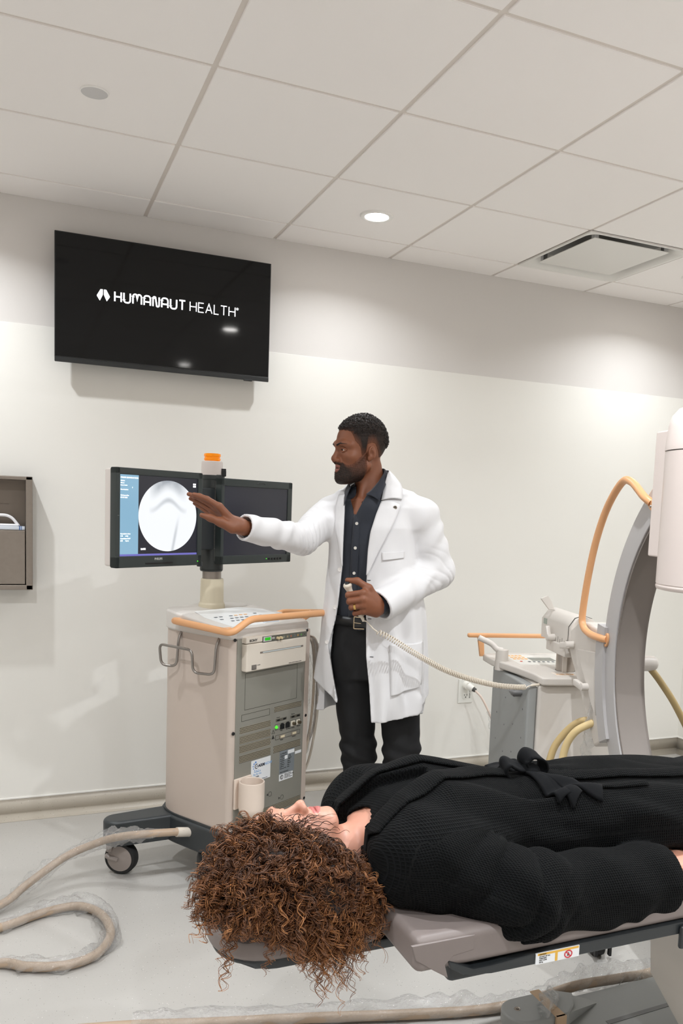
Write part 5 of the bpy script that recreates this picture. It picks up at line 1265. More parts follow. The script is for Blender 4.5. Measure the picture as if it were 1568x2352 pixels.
def coat(P):
    X, Y, Z = P[:, 0], P[:, 1], P[:, 2]
    rw = np.minimum(((P-A3(L_wr))**2).sum(1), ((P-A3(R_wr))**2).sum(1)); d = np.maximum(coat_out(P), -(coat_out(P, True, 0.)+.0225-.0125*np.exp(-rw/.02)))
    op = np.maximum(np.maximum(x_right_panel(Z)-X, X-x_left_panel(Z)), Y-interp(Z, [1.40, 1.50], [-.03, .05]))
    d = np.maximum(d, -op)
    nk = np.maximum(cap(P, (-.025, .030, 1.48), (-.035, .03, 1.75), .074), 1.515-Z); d = np.maximum(d, -nk)
    back = Y > .02
    hem = np.where(back, .64+.0*X, np.where(X > 0, np.clip(.640+.20*(X-.02)+.9*np.clip(X-.205, 0, 1), .6, .80), .700+.72*(-.113-X)))
    d = np.maximum(d, hem-Z)
    for el, wr, off in ((L_el, L_wr, -.006), (R_el, R_wr, -.020)):
        ax_ = A3(wr)-A3(el); ax_ = ax_/np.linalg.norm(ax_); t = (P-A3(wr)) @ ax_; rad = np.sqrt(((P-A3(wr))**2).sum(1))
        prp = np.sqrt(np.maximum(rad*rad-t*t, 0)); d = np.where((prp < .078) & (t < .11) & (t > -.05), np.maximum(d, t-off), d)
    return d*.9
ct_m = sdf_mesh('lab_coat', coat, (-.56, -.43, .56), (.40, .24, 1.62), .0042, M_coat, man)
ct_m['label'] = 'open white lab coat'
# lapels, collar, pockets: cloth pieces lying on the coat
def cloth(name, rows, m, parent, off=.006, nx=10, th_=.003, fn=None, curl=0.):
    """rows: (z, x left, x right) from top to bottom"""
    fn = fn or (lambda P: coat_out(P, False)); zz = np.array([r[0] for r in rows]); N = max(12, int(abs(zz[0]-zz[-1])/.008))
    s = np.linspace(0, 1, N); k = np.linspace(0, 1, len(rows))
    Z = np.interp(s, k, zz); XL_ = np.interp(s, k, [r[1] for r in rows]); XR_ = np.interp(s, k, [r[2] for r in rows])
    ZL = Z if len(rows[0]) < 4 else np.interp(s, k, [r[3] for r in rows])
    V = []; t = np.linspace(0, 1, nx)
    gx = (XL_[:, None]*(1-t)+XR_[:, None]*t).ravel(); gz = (Z[:, None]+(0*t)[None]).ravel() if len(rows[0]) < 4 else (ZL[:, None]*(1-t)*0+Z[:, None]*(1-t)+ZL[:, None]*t).ravel()
    y = on_surf(fn, gx, gz, off=off)-curl*np.tile(np.sin(t*PI), N)
    fs = [(i*nx+j, i*nx+j+1, (i+1)*nx+j+1, (i+1)*nx+j) for i in range(N-1) for j in range(nx-1)]
    o = MB().add(list(zip(gx.tolist(), y.tolist(), gz.tolist())), fs).build(name, m, parent, angle=70); so = o.modifiers.new('s', 'SOLIDIFY'); so.thickness = th_; so.offset = 0
    return o
cloth('lapel', [(1.524, .024, .080), (1.512, .020, .102), (1.47, .005, .090), (1.40, -.014, .058), (1.33, -.021, .023), (1.28, -.022, .001), (1.232, -.023, -.020)], M_coat, ct_m, .007, curl=.004)
cloth('lapel', [(1.545, -.150, -.124), (1.50, -.158, -.122), (1.43, -.160, -.121), (1.34, -.140, -.122), (1.26, -.124, -.121)], M_coat, ct_m, .006, curl=.003)
# collar wraps the neck: a leaning band from lapel to lapel
def band(name, pts_in, pts_out, m, parent, th_=.003, n=8, nx=6):
    A = ctube(pts_in, n); B = ctube(pts_out, n); vs = []
    for a, b in zip(A, B):
        for k in range(nx):
            t = k/(nx-1); q = a.lerp(b, t); vs.append(q+Vector((0, 0, .006*math.sin(PI*t))))
    fs = [(i*nx+j, i*nx+j+1, (i+1)*nx+j+1, (i+1)*nx+j) for i in range(len(A)-1) for j in range(nx-1)]
    o = MB().add(vs, fs).build(name, m, parent, angle=80); so = o.modifiers.new('s', 'SOLIDIFY'); so.thickness = th_; so.offset = 0
    return o
yl = float(on_surf(lambda P: coat_out(P, False), .095, 1.53)[0]); yr = float(on_surf(lambda P: coat_out(P, False), -.15, 1.54)[0])
band('coat_collar', [(.024, yl-.012, 1.528), (.032, -.072, 1.575), (.044, -.035, 1.632), (.050, .045, 1.652), (.015, .105, 1.652), (-.045, .115, 1.640), (-.098, .085, 1.612), (-.118, .02, 1.572), (-.121, -.03, 1.540)],
     [(.106, yl-.010, 1.535), (.108, -.062, 1.570), (.096, -.022, 1.602), (.086, .055, 1.600), (.025, .140, 1.596), (-.055, .150, 1.586), (-.125, .105, 1.570), (-.148, .035, 1.548), (-.152, yr-.006, 1.530)], M_coat, ct_m)
# shirt collar leaves
band('shirt_collar', [(-.038, -.098, 1.548), (-.010, -.082, 1.575), (.022, -.045, 1.622), (.032, .03, 1.655), (.010, .085, 1.658), (-.04, .098, 1.646), (-.085, .07, 1.622), (-.105, .005, 1.595), (-.102, -.045, 1.575)],
     [(.016, -.118, 1.524), (.022, -.112, 1.545), (.040, -.062, 1.592), (.048, .035, 1.630), (.018, .098, 1.630), (-.045, .112, 1.620), (-.098, .08, 1.595), (-.124, .01, 1.565), (-.124, -.075, 1.500)], M_shirt, man, .0025)
cloth('shirt_placket', [(1.545, -.050, -.030), (1.50, -.066, -.044), (1.46, -.084, -.056), (1.30, -.088, -.060), (1.05, -.090, -.062)], M_shirt, man, .0025, nx=4, th_=.002, fn=lambda P: torso(P, .010))
M_btn = mat('button_pearl', (216, 212, 204), .3)
def button(x, z, fn, parent, r=.0062, off=.004, m=None):
    y = float(on_surf(fn, x, z)[0])-off; q = MB(); q.M = Matrix.Translation((x, y, z)) @ Matrix.Rotation(-TY*.6, 4, 'Z')
    q.lathe([(.0001, -.0010), (r*.7, -.0012), (r*.8, -.0024), (r, -.0018), (r, .001), (.0001, .001)], (0, 0, 0), 20, 'y')
    for a, b in ((1, 1), (1, -1), (-1, 1), (-1, -1)): pass
    return q.build('button', m or M_btn, parent)
for x, z in ((-.070, 1.432), (-.072, 1.335), (-.073, 1.234)): button(x, z, lambda P: torso(P, .010), man)
for x, z in ((-.146, 1.090), (-.132, 1.245), (-.175, .945)): button(x, z, lambda P: coat_out(P, False), ct_m, .0085, .002, mat('coat_button', (226, 222, 218), .35) if 'coat_button' not in MATS else MATS['coat_button'])
cloth('chest_pocket_welt', [(1.324, .034, .123, 1.331), (1.292, .037, .123, 1.305)], M_coat, ct_m, .0045, nx=12)
cloth('hip_pocket', [(.962, .078, .216, .969), (.93, .080, .216, .93), (.86, .086, .216, .86), (.80, .090, .216, .81), (.757, .093, .214, .795)], M_coat, ct_m, .006, nx=14)
M_slit = mat('buttonhole_dark', (52, 52, 58), .7)
for x, z in ((-.013, 1.212), (-.004, 1.058), (.010, .908)):
    y = float(on_surf(lambda P: coat_out(P, False), x, z)[0]); MB().box((x-.007, y-.0032, z-.0009), (x+.007, y+.001, z+.0009)).build('buttonhole', M_slit, ct_m)
yb = float(on_surf(lambda P: coat_out(P, False), .081, 1.501)[0])
q = MB(); q.M = Matrix.Translation((.079, yb-.011, 1.501)); q.lathe([(.0001, -.003), (.0065, -.003), (.008, -.001), (.008, .001), (.0001, .001)], (0, 0, 0), 24, 'y'); pin = q.build('lapel_pin', mat('pin_metal', (150, 140, 128), .3, .9), ct_m)
q2 = MB(); q2.M = q.M; q2.box((-.004, -.0036, -.0008), (.004, -.0028, .0012)).lathe([(.0001, -.0037), (.0024, -.0037), (.0024, -.003)], (0, 0, .003), 12, 'y'); q2.build('pin_emblem', M_inkd, pin)
# ring
rg = MB(); a_, b_ = Vector(L_mcp[2]), Vector(L_pip[2]); c_ = a_.lerp(b_, .66); dr = (b_-a_).normalized()
rg.cyl(c_-dr*.0042, c_+dr*.0042, .0128, n=28); rg.build('ring', mat('gold', (214, 178, 108), .22, 1.), man)

# ------------------------------------------------------------------ hand switch in the doctor's fist, its coil cord running to the x-ray stand
hs = empty('hand_switch', (0.8019, -0.9125, 0), -R_(23.34)); tag(hs, 'cream hand switch held in the doctor\u2019s fist with a coiled cord to the x-ray stand', 'hand switch')
M_hs = mat('switch_cream', (220, 210, 194), .4)
hp_ = ctube([(-.094, -.262, 1.206), (-.090, -.258, 1.192), (-.080, -.254, 1.172), (-.066, -.250, 1.148), (-.050, -.250, 1.112), (-.034, -.250, 1.080)], 6)
MB().tube(hp_, [.0135, .0155, .0165, .0170, .0168, .0160, .0150, .0140, .0130, .0122, .0118]+[.0112]*(len(hp_)-11), 18).build('handle', M_hs, hs)
MB().lathe([(.0001, .010), (.008, .009), (.0085, .0)], (-.094, -.264, 1.204), 16).build('push_button', M_dark, hs)
MB().tube([(-.036, -.250, 1.084), (-.026, -.250, 1.062)], [.0075, .005], 12).build('strain_relief', M_hs, hs)

def coil(pts, r0, r1, turns, wire, name, m, parent):
    P = ctube(pts, 40); N = len(P); n = int(turns*11); L = [0]
    for i in range(1, N): L.append(L[-1]+(P[i]-P[i-1]).length)
    vs = []
    for i in range(n+1):
        s_ = (i/n)**.86*L[-1]; j = min(max(np.searchsorted(L, s_), 1), N-1); q = (s_-L[j-1])/(L[j]-L[j-1]); c = P[j-1].lerp(P[j], q); t = (P[j]-P[j-1]).normalized()
        x = t.cross(Vector((0, 0, 1))).normalized(); y = t.cross(x); a = 2*PI*turns*i/n; r = r0+(r1-r0)*i/n
        vs.append(c+(x*math.cos(a)+y*math.sin(a))*r)
    return MB().tube(vs, wire, 6).build(name, m, parent)
ck = [(-.026, -.25, 1.064), (-.012, -.25, 1.060), (.010, -.248, 1.036), (.027, -.245, 1.024)]
MB().tube(ctube(ck, 6), .0026, 8).build('cord_lead', M_hs, hs)
coil([(.027, -.245, 1.024), (.085, -.24, .996), (.171, -.226, .944), (.291, -.20, .879), (.40, -.175, .839), (.508, -.15, .813), (.589, -.135, .805), (.630, -.125, .804)], .0100, .0092, 82, .0025, 'coiled_cord', M_hs, hs)
MB().tube(ctube([(.630, -.125, .795), (.643, -.122, .806), (.658, -.119, .811), (.690, -.105, .813)], 6), [.0026]*12+[.005]*7, 8).build('cord_plug', M_hs, hs)
# ------------------------------------------------------------------ the patient lying on the table (modelled in room axes, head towards -x)
BW = Vector((.5, -2.43, .70)); WT = Matrix.Translation(-BW)
wm = empty('person', BW); tag(wm, 'woman lying on the exam table in a black waffle robe, with long curly brown hair', 'person')
def wmb(): m = MB(); m.M = WT.copy(); return m
M_wskin = skin('fair_skin', (194, 140, 118), .45, .03); M_wlip = mat('lips_rose', (172, 98, 92), .38, sss=.1)
WS = .835; WO = np.array([.082, -2.435, .756])
WR = np.array([[0, 0, -1], [-1, 0, 0], [0, 1, 0]], float)          # columns: local x (right) = -Y, y (face) = +Z, z (crown) = -X
def to_whead(P): return (((P-WO.astype(np.float32)) @ WR.astype(np.float32))/WS).astype(np.float32)
W2 = WT @ Matrix.Translation(Vector(WO)) @ Matrix([list(WR[i]*WS) for i in range(3)]).to_4x4()
def whead(P):
    L = to_whead(P); d = head_sdf(L, True, open_=.4)
    for s in (1, -1): d = smin(d, ell(L, (s*.033, .1045, .1295), (.0135, .0095, .0095)), .005)
    return d*WS
w_el, w_wr, w_hand = (.40, -2.695, .725), (.755, -2.655, .700), (.86, -2.625, .698)
def wbody(P):
    d = whead(P)
    d = smin(d, cap(P, (.035, -2.435, .742), (.20, -2.435, .765), .050, .062), .03)
    d = smin(d, ell(P, (.26, -2.44, .785), (.11, .16, .085)), .04)
    for s in (1, -1): d = smin(d, cap(P, (.15, -2.435+s*.02, .795), (.165, -2.435+s*.12, .805), .016, .02), .02)
    return d
def wfar(P):
    """the rest of the body inside the robe"""
    d = smin(ell(P, (.42, -2.44, .785), (.30, .135, .072)), ell(P, (.80, -2.44, .778), (.22, .145, .068)), .06)
    for s in (-.075, .075): d = smin(d, smin(cap(P, (.85, -2.44+s, .768), (1.32, -2.44+s, .760), .058, .048), cap(P, (1.32, -2.44+s, .760), (1.78, -2.44+s, .75), .048, .036), .02), .03)
    d = smin(d, smin(cap(P, (.20, -2.27, .78), (.45, -2.22, .745), .045, .040), cap(P, (.45, -2.22, .745), (.75, -2.24, .74), .04, .03), .02), .03)
    return smin(d, cap(P, (.20, -2.59, .79), w_el, .045, .040), .03)
def whand(P):
    d = smin(cap(P, w_el, w_wr, .040, .0265), cap(P, w_wr, (.80, -2.642, .700), .0265, .028, None), .02)
    K = [(.865, -2.600, .712), (.872, -2.622, .716), (.870, -2.644, .712), (.860, -2.664, .704)]
    for i, k in enumerate(K):
        d = smin(d, cap(P, (.79, -2.635-.008*(i-1.5), .702), k, .0165, .0118), .016)
        a = add3(k, (.040, .004, -.006)); b = add3(k, (.064, .006, -.020)); c = add3(k, (.080, .007, -.036)); r = (.0085, .0088, .0084, .0075)[i]
        d = smin(d, finger(P, [k, a, b, c], [r*1.2, r*1.05, r*.95, r*.8]), .006)
    d = smin(d, finger(P, [(.79, -2.612, .700), (.83, -2.585, .700), (.865, -2.575, .694), (.89, -2.572, .684)], [.017, .012, .0105, .008]), .012)
    return d
def w_mats(V): return head_mats(to_whead(V.astype(np.float32)))
ps = [sdf_mesh('p', wbody, (-.17, -2.62, .64), (.36, -2.25, .92), .0020, [M_wskin, M_wlip], world=WT, matfn=w_mats),
      sdf_mesh('p', whand, (.36, -2.75, .64), (.99, -2.54, .79), .0030, [M_wskin, M_wlip], world=WT),
      sdf_mesh('p', wfar, (.10, -2.68, .66), (1.88, -2.14, .92), .012, [M_wskin, M_wlip], world=WT)]
wb_ = join('body', ps, wm); wb_['label'] = 'fair skin of face, neck and hand'
M_lash = mat('lash_brown', (52, 34, 26), .6)
for s in (1, -1):
    q = MB(); q.M = W2; q.tube(ctube([(s*.020, .1075, .1285), (s*.027, .1125, .1255), (s*.036, .1118, .1245), (s*.046, .1020, .1270)], 5), .0011, 6); q.build('eyelashes', M_lash, wm)
    brow(s, [(.014, .1475), (.028, .1520), (.044, .1525), (.056, .1480)], W2, M_lash, wm, .0006, True)
er = MB(); er.M = W2 @ Matrix.Translation((.080, -.004, .078)) @ Matrix.Rotation(R_(25), 4, 'Z')
er.tube([(0, .011*math.cos(2*PI*k/24), .013*math.sin(2*PI*k/24)) for k in range(24)], [.0022+.0012*math.sin(PI*k/24) for k in range(24)], 10, closed=True); er.build('earring', MATS['gold'], wm)

# --- waffle robe
def waffle():
    m = mat('black_waffle', (8, 8, 9), .85, sheen=.02, spec=.10); n, l, b = nodes(m)
    at = n.new('ShaderNodeAttribute'); at.attribute_name = 'weave'; sp_ = n.new('ShaderNodeSeparateXYZ'); l.new(at.outputs['Vector'], sp_.inputs[0])
    def tri(o, per):
        a = n.new('ShaderNodeMath'); a.operation = 'MULTIPLY'; a.inputs[1].default_value = 2*PI/per; l.new(o, a.inputs[0])
        s_ = n.new('ShaderNodeMath'); s_.operation = 'SINE'; l.new(a.outputs[0], s_.inputs[0])
        ab = n.new('ShaderNodeMath'); ab.operation = 'ABSOLUTE'; l.new(s_.outputs[0], ab.inputs[0]); return ab.outputs[0]
    A_, B_ = tri(sp_.outputs[0], .0112), tri(sp_.outputs[1], .0104)
    mn = n.new('ShaderNodeMath'); mn.operation = 'MINIMUM'; l.new(A_, mn.inputs[0]); l.new(B_, mn.inputs[1])
    iv = n.new('ShaderNodeMath'); iv.operation = 'SUBTRACT'; iv.inputs[0].default_value = 1; l.new(mn.outputs[0], iv.inputs[1])
    pw = n.new('ShaderNodeMath'); pw.operation = 'POWER'; pw.inputs[1].default_value = 2.0; l.new(iv.outputs[0], pw.inputs[0])
    bp = n.new('ShaderNodeBump'); bp.inputs['Strength'].default_value = 1.0; bp.inputs['Distance'].default_value = .0022; l.new(pw.outputs[0], bp.inputs['Height']); l.new(bp.outputs[0], b.inputs['Normal'])
    mx = n.new('ShaderNodeMix'); mx.data_type = 'RGBA'; mx.inputs[6].default_value = (*lin((3, 4, 4)), 1); mx.inputs[7].default_value = (*lin((13, 15, 17)), 1); l.new(pw.outputs[0], mx.inputs[0]); l.new(mx.outputs[2], b.inputs['Base Color'])
    return m
M_robe = waffle(); M_robe2 = add_noise(mat('robe_band', (11, 12, 14), .85, sheen=.02, spec=.12), 300, .12, .15, dist=.002)
def robe_t(P, folds=1.):
    x = P[:, 0]
    top = interp(x, [.08, .14, .20, .30, .43, .50, .60, .80, 1.04, 1.5, 2.0], [.80, .850, .895, .922, .902, .884, .892, .886, .860, .845, .82])
    hw = interp(x, [.08, .14, .20, .30, .45, .56, .75, 1.0, 1.5, 2.0], [.09, .15, .19, .195, .180, .172, .19, .185, .165, .155])
    bot = .690; c = (top+bot)/2; hh = (top-bot)/2
    y = P[:, 1]+2.44; z = P[:, 2]-c
    rho = (np.abs(y/hw)**2.3+np.abs(z/hh)**2.3)**(1/2.3)
    d = (rho-1)*np.minimum(hw, hh)*.9
    d = np.maximum(d, .105-x+np.abs(y)*.18)
    d = smin(d, ell(P, (.235, -2.265, .775), (.10, .075, .085)), .05)
    d = smin(d, ell(P, (.215, -2.600, .790), (.10, .075, .080)), .05)
    wv = wob(P*np.array([.6, 1.3, 1], np.float32), 24, 0)
    pull = np.exp(-((x-.55)/.15)**2)
    d = d+folds*(wv*.0050+pull*.0065*np.sin((P[:, 1]+2.44)*62+wv*2)-.004*np.sin((x*.35+(P[:, 1]+2.44))*46+1.2*wv)*np.clip((x-.6)/.2, 0, 1))
    # far arm under its sleeve
    d = smin(d, smin(cap(P, (.21, -2.255, .775), (.45, -2.215, .745), .080, .072), cap(P, (.45, -2.215, .745), (.72, -2.235, .74), .072, .066), .03), .03)
    return d
def robe_s(P, folds=1.):
    d = smin(cap(P, (.215, -2.600, .785), w_el, .088, .088), cap(P, w_el, (.765, -2.672, .692), .088, .081), .04)
    e = P-A3(w_el); x = P[:, 0]
    wv = wob(P, 22, 2)
    f = np.exp(-((x-.34)/.11)**2)*(1-np.abs(np.sin((x*.75-(P[:, 2]-.72)*.8)*48+wv*1.6)))**1.4*.013+wv*.0045+.0030*np.sin(x*58+P[:, 2]*34+wv*2)
    return d+folds*f
SL_N = A3((.985, .06, -.14)); SL_N = SL_N/np.linalg.norm(SL_N)
def robe(P):
    t = robe_t(P)
    # neck opening: a V down to the chest
    y = P[:, 1]+2.44; xv = P[:, 0]
    v = np.maximum(np.abs(y)*1.0-(.068-.36*(xv-.15)), .79-P[:, 2]-.0*xv); v = np.maximum(v, xv-.30)
    t = np.maximum(t, -np.maximum(v, -(robe_t(P, 0.)+.020)))
    t = np.maximum(t, -cap(P, (.02, -2.435, .745), (.155, -2.435, .775), .058, .066))
    s = robe_s(P); cut = (P-A3((.765, -2.66, .695))) @ SL_N
    inner = np.maximum(robe_s(P, 0.)+.016, .56-P[:, 0])
    s = np.maximum(np.maximum(s, cut), -inner)
    # sleeve keeps a crease against the body
    k = np.where(P[:, 0] < .36, .035, .008)
    h = np.maximum(k-np.abs(t-s), 0)/k
    return (np.minimum(t, s)-h*h*k*.25)*.9
def weave(V):
    t = robe_t(V.astype(np.float32), 0.); s = robe_s(V.astype(np.float32), 0.); sl = s < t
    a1 = np.arctan2(V[:, 2]-.79, V[:, 1]+2.44); zc = np.interp(V[:, 0], [.2, .4, .77], [.785, .725, .692]); yc = np.interp(V[:, 0], [.2, .4, .77], [-2.60, -2.695, -2.672])
    a2 = np.arctan2(V[:, 2]-zc, V[:, 1]-yc)
    rad = np.hypot(V[:, 1]+2.44, (V[:, 2]-.79)*1.0)
    # across the front the weave follows y, at the sides it follows z
    arc_t = V[:, 1]*np.abs(np.sin(a1))**.5*0+a1*.155
    return {'weave': np.stack([np.where(sl, V[:, 0]*.96+V[:, 2]*.3, V[:, 0]+.22*V[:, 1]), np.where(sl, a2*.088, arc_t), sl*1.], 1)}
rb = sdf_mesh('robe', robe, (.07, -2.82, .58), (2.02, -2.12, .95), .0050, M_robe, wm, WT, attr=weave)
def on_top(x, y, off=0., fn=None, z0=1.05):
    x = np.atleast_1d(np.asarray(x, np.float32)); y = np.atleast_1d(np.asarray(y, np.float32)); z = np.full(len(x), z0, np.float32); fn = fn or (lambda P: robe_t(P))
    for _ in range(80): z = z-np.clip(fn(np.stack([x, y, z], 1)), -.01, .03)*.7
    return z+off
def strip(name, pts, wd, m, parent, off=.006, n=10, nx=8, th_=.005, fn=None):
    """a cloth band following a plan path over the robe"""
    P = ctube([(p[0], p[1], 0) for p in pts], n); ws = np.interp(np.linspace(0, 1, len(P)), np.linspace(0, 1, len(wd)), wd); vs = []
    for i, p in enumerate(P):
        t = (P[min(i+1, len(P)-1)]-P[max(i-1, 0)]).normalized(); nn = Vector((-t.y, t.x, 0))
        for k in range(nx): q = p+nn*ws[i]*(k/(nx-1)-.5); vs.append(q)
    z = np.maximum(on_top([v.x for v in vs], [v.y for v in vs], off, fn), .735)
    V = [(v.x, v.y, float(zz)+.003*math.sin(PI*(i % nx)/(nx-1))) for i, (v, zz) in enumerate(zip(vs, z))]
    fs = [(i*nx+j, i*nx+j+1, (i+1)*nx+j+1, (i+1)*nx+j) for i in range(len(P)-1) for j in range(nx-1)]
    o = wmb().add(V, fs).build(name, m, parent, angle=80); so = o.modifiers.new('s', 'SOLIDIFY'); so.thickness = th_; so.offset = 0
    at = o.data.attributes.new('weave', 'FLOAT_VECTOR', 'POINT'); at.data.foreach_set('vector', np.array([(v[0], v[1], 0) for v in V], np.float32).ravel()); return o
strip('robe_lapel', [(.118, -2.548), (.16, -2.535), (.23, -2.515), (.31, -2.490), (.40, -2.466), (.49, -2.452)], [.055, .06, .058, .052, .045], M_robe, rb, .007)
strip('robe_lapel', [(.112, -2.335), (.15, -2.350), (.22, -2.362), (.31, -2.385), (.40, -2.412), (.49, -2.436)], [.05, .06, .058, .052, .045], M_robe, rb, .005)
strip('robe_overlap', [(.60, -2.462), (.80, -2.490), (1.0, -2.505), (1.3, -2.51), (1.6, -2.51)], [.03, .03, .03, .03], M_robe, rb, .007)
strip('robe_pocket', [(.66, -2.545), (.74, -2.552), (.82, -2.556)], [.026, .026], M_robe, rb, .005)
# belt: waist band, knot, two loops and the hanging tails
bt = strip('belt', [(.575, -2.262), (.560, -2.31), (.552, -2.38), (.555, -2.44), (.562, -2.50), (.570, -2.55), (.576, -2.578)], [.040, .042, .036, .034, .040, .044], M_robe2, wm, .008, th_=.006)
def ribbon(name, pts, wd, upv, m, parent, th_=.0055, n=10, nx=6):
    P = ctube(pts, n); ws = np.interp(np.linspace(0, 1, len(P)), np.linspace(0, 1, len(wd)), wd); vs = []; up_ = Vector(upv)
    for i, p in enumerate(P):
        t = (P[min(i+1, len(P)-1)]-P[max(i-1, 0)]).normalized(); nn = up_-t*up_.dot(t); nn.normalize()
        for k in range(nx): vs.append(p+nn*ws[i]*(k/(nx-1)-.5))
    fs = [(i*nx+j, i*nx+j+1, (i+1)*nx+j+1, (i+1)*nx+j) for i in range(len(P)-1) for j in range(nx-1)]
    o = wmb().add(vs, fs).build(name, m, parent, angle=80); so = o.modifiers.new('s', 'SOLIDIFY'); so.thickness = th_; so.offset = 0; return o
ky, kz_ = -2.455, .900
ribbon('belt_loop', [(.560, ky, kz_), (.530, ky+.004, .908), (.498, ky, .922), (.490, ky, .905), (.512, ky, .887), (.556, ky, .890)], [.030, .042, .046, .044, .034, .026], (.2, 1, .25), M_robe2, bt)
ribbon('belt_loop', [(.560, ky, kz_), (.548, ky+.006, .918), (.560, ky+.006, .936), (.590, ky, .925), (.597, ky, .900), (.568, ky, .890)], [.028, .042, .046, .044, .036, .028], (-.1, 1, .3), M_robe2, bt)
wmb().bm((lambda b_: (bmesh.ops.create_icosphere(b_, subdivisions=3, radius=1), [setattr(v, 'co', Vector((.562+v.co.x*.024, ky+v.co.y*.026, .896+v.co.z*.019))) for v in b_.verts], b_)[2])(bmesh.new())).build('belt_knot', M_robe2, bt)
strip('belt_tail', [(.565, -2.462), (.59, -2.495), (.622, -2.535), (.652, -2.562), (.676, -2.578)], [.030, .038, .042, .042, .040], M_robe2, bt, .009, th_=.006)
strip('belt_tail', [(.560, -2.466), (.572, -2.505), (.588, -2.545), (.598, -2.568), (.606, -2.582)], [.028, .036, .040, .040, .040], M_robe2, bt, .007, th_=.006)

# --- hair: a soft inner mass and many separate curls
M_hin = mat('hair_inner', (40, 26, 19), .7)
def mass(P):
    d = ell(P, (-.055, -2.470, .735), (.115, .070, .092))
    d = smin(d, ell(P, (-.055, -2.545, .735), (.150, .045, .105)), .05)
    d = smin(d, ell(P, (.055, -2.560, .725), (.075, .038, .075)), .05)
    d = np.maximum(d, P[:, 2]-(.800-.36*P[:, 0]))
    return d+wob(P, 60, 0)*.006+wob(P, 150, 1)*.003
hm = sdf_mesh('hair', mass, (-.26, -2.66, .58), (.20, -2.36, .87), .006, M_hin, wm, WT)
def hair_mat():
    m = mat('curl_hair', (80, 50, 32), .38, spec=.45); n, l, b = nodes(m)
    at = n.new('ShaderNodeAttribute'); at.attribute_name = 'tone'; sp_ = n.new('ShaderNodeSeparateXYZ'); l.new(at.outputs['Vector'], sp_.inputs[0])
    r = n.new('ShaderNodeValToRGB'); e = r.color_ramp.elements; e[0].position = 0; e[0].color = (*lin((36, 24, 20)), 1); e[1].position = 1; e[1].color = (*lin((178, 122, 74)), 1)
    q = e.new(.45); q.color = (*lin((80, 52, 37)), 1); q = e.new(.75); q.color = (*lin((128, 82, 50)), 1)
    l.new(sp_.outputs[0], r.inputs[0]); l.new(r.outputs[0], b.inputs['Base Color']); return m
M_curl = hair_mat()
# outline of the hair fall seen on the near side, in x / z at about y = -2.6
HP = np.array([(-.105, .885), (-.155, .880), (-.205, .862), (-.245, .803), (-.262, .751), (-.250, .705), (-.200, .690), (-.150, .668), (-.100, .645), (-.045, .605), (.005, .575), (.05, .575), (.095, .600), (.140, .660), (.132, .730), (.100, .785), (.05, .822), (-.004, .848)])
def in_poly(p):
    x, z = p; c = False; j = len(HP)-1
    for i in range(len(HP)):
        if (HP[i, 1] > z) != (HP[j, 1] > z) and x < (HP[j, 0]-HP[i, 0])*(z-HP[i, 1])/(HP[j, 1]-HP[i, 1])+HP[i, 0]: c = not c
        j = i
    return c
def scalp(a, b):
    """point on the skull, near side and crown: a along the head 0..1, b round it 0 (top of brow line) .. 1 (back)"""
    xl = .55+.5*0
    z = .235-.16*a; th_ = R_(35+110*b)
    L = np.array([.079*math.sin(th_), -.012+.085*math.cos(th_), z]) if a > .25 else np.array([.079*math.sin(th_)*math.sqrt(max(.15, a/.3)), -.012+.09*math.cos(th_)*math.sqrt(max(.15, a/.3)), .225+.04*(1-a/.25)])
    return WO+WR @ (L*WS)
hr_ = np.random.default_rng(12)
locks = []
def lock(root, end, bulge, tone, turns, rad, tip=.6, strands=4, n=64, dark=.25):
    root = np.array(root); end = np.array(end); t = np.linspace(0, 1, n)[:, None]
    out = root-np.array([-.06, -2.44, .735]); out = out/np.linalg.norm(out)
    c1 = root+out*bulge+np.array([0, -.012, .012]); c2 = end+np.array([(root[0]-end[0])*.25, -.004, max(.02, (root[2]-end[2])*.55)])
    P = root*(1-t)**3+3*c1*t*(1-t)**2+3*c2*t*t*(1-t)+end*t**3
    T_ = np.gradient(P, axis=0); T_ /= np.linalg.norm(T_, axis=1)[:, None]; ref = np.array([.3, 1, .2]); X = np.cross(T_, ref); X /= np.linalg.norm(X, axis=1)[:, None]; Y = np.cross(T_, X)
    ph = hr_.uniform(0, 6.28); sgn = hr_.choice([-1, 1])
    grow = np.clip(t*3.0, 0, 1)*(1-.25*t)
    wv = np.cumsum(1+.35*np.sin(np.linspace(0, 1, n)*hr_.uniform(6, 16)+hr_.uniform(0, 6)))
    wv = wv/wv[-1]
    for k in range(strands):
        p2 = ph+hr_.normal(0, .55); r2 = rad*hr_.uniform(.72, 1.25); off = hr_.normal(0, .0022, 3)
        a = sgn*(wv[:, None]*turns*6.283)+p2
        Q = P+off*np.clip(t*4, 0, 1)+(X*np.cos(a)+Y*np.sin(a))*r2*grow
        tn = np.clip(tone+hr_.normal(0, .10)+.50*(t[:, 0]-.45), 0, 1)
        locks.append((Q, np.clip(hr_.uniform(.0008, .0015)*(1-.65*t[:, 0]**3), .0003, 1), tn))
N_L = 1500
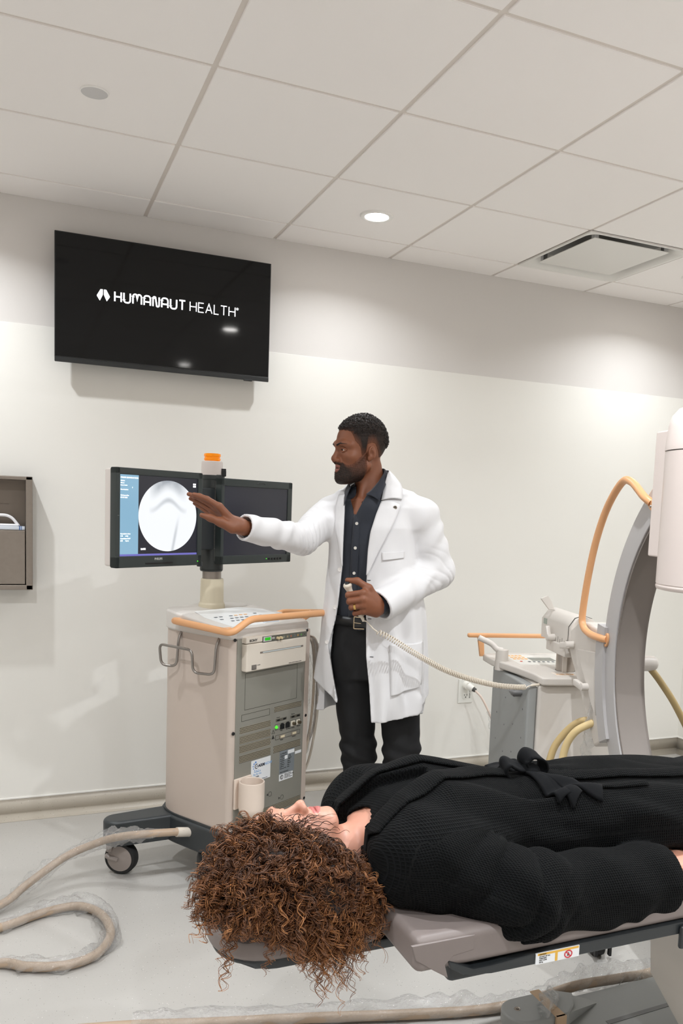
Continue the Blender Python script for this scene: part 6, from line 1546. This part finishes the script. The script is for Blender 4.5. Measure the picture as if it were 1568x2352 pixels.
while len(locks) < N_L*4:
    e = np.array([hr_.uniform(-.265, .145), 0, hr_.uniform(.565, .885)])
    if not in_poly((e[0], e[2])): continue
    ey = -2.595+hr_.normal(0, .016)+.10*np.clip((e[2]-.80)/.09, 0, 1)+.03*np.clip((-.18-e[0])/.08, 0, 1)
    a = np.clip(.5+(e[0]+.05)*2.6+hr_.normal(0, .22), .0, .98); b = np.clip(.15+(.88-e[2])*1.1+hr_.normal(0, .20), 0, 1)
    L_ = .12+(.9-e[2])
    lock(scalp(a, b), (e[0], ey, e[2]), hr_.uniform(.015, .045), hr_.uniform(.12, .50)+.32*(.88-e[2])/.3, max(2.5, L_*hr_.uniform(16, 26)), hr_.uniform(.0050, .0095))
# long loose ringlets hanging below the head pad
for x0, z0, k in ((-.195, .64, 5), (-.205, .60, 3), (-.02, .565, 6), (.0, .535, 7), (.02, .53, 7), (.045, .535, 8), (.06, .55, 6), (.09, .58, 6), (.12, .60, 4), (.105, .59, 4), (-.10, .63, 6), (-.24, .69, 6), (.13, .64, 5)):
    for _ in range(k):
        e = np.array([x0+hr_.normal(0, .010), -2.60+hr_.normal(0, .014), z0+hr_.normal(.010, .016)])
        lock(scalp(np.clip(.5+(e[0]+.05)*2.6+hr_.normal(0, .1), 0, .98), hr_.uniform(.3, .9)), e, hr_.uniform(.02, .04), hr_.uniform(.42, .72), hr_.uniform(6.5, 9.5), hr_.uniform(.0075, .0115), strands=2, n=84)
# a few strands across the brow and cheek
for _ in range(46):
    x_ = hr_.uniform(-.10, .05); e = np.array([x_+hr_.normal(.03, .02), -2.485+hr_.normal(0, .012), .845-.35*max(0, x_)+hr_.normal(0, .010)])
    lock(scalp(hr_.uniform(0, .6), hr_.uniform(0, .25)), e, hr_.uniform(.015, .03), hr_.uniform(.15, .4), hr_.uniform(2.5, 4.5), hr_.uniform(.003, .006), strands=1, n=44)
# hair along the neck towards the shoulder
for _ in range(70):
    e = np.array([hr_.uniform(.05, .15), -2.545+hr_.normal(0, .02), hr_.uniform(.70, .79)])
    lock(scalp(hr_.uniform(.7, .98), hr_.uniform(.3, .8)), e, hr_.uniform(.01, .03), hr_.uniform(.15, .45), hr_.uniform(3.5, 6), hr_.uniform(.004, .008), strands=3, n=50)
def curls_mesh(name, locks, m, parent):
    sides = 3; Vs = []; Fs = []; To = []; o = 0
    for Q, r, tn in locks:
        n = len(Q); T_ = np.gradient(Q, axis=0); T_ /= np.linalg.norm(T_, axis=1)[:, None]+1e-9
        X = np.cross(T_, np.array([.31, .77, .55])); X /= np.linalg.norm(X, axis=1)[:, None]+1e-9; Y = np.cross(T_, X)
        ang = np.arange(sides)*2*PI/sides
        V = Q[:, None]+(X[:, None]*np.cos(ang)[None, :, None]+Y[:, None]*np.sin(ang)[None, :, None])*r[:, None, None]
        Vs.append(V.reshape(-1, 3)); To.append(np.repeat(tn, sides))
        i = np.arange(n-1)[:, None]*sides; k = np.arange(sides)[None]
        Fs.append((np.stack([i+k, i+(k+1) % sides, i+sides+(k+1) % sides, i+sides+k], -1).reshape(-1, 4)+o)); o += n*sides
    V = np.concatenate(Vs); F = np.concatenate(Fs); tn = np.concatenate(To)
    return np_mesh(name, V, F, m, parent, WT, None, lambda V0: {'tone': np.stack([tn, tn, tn], 1)})
cu = curls_mesh('hair_curls', locks, M_curl, hm)
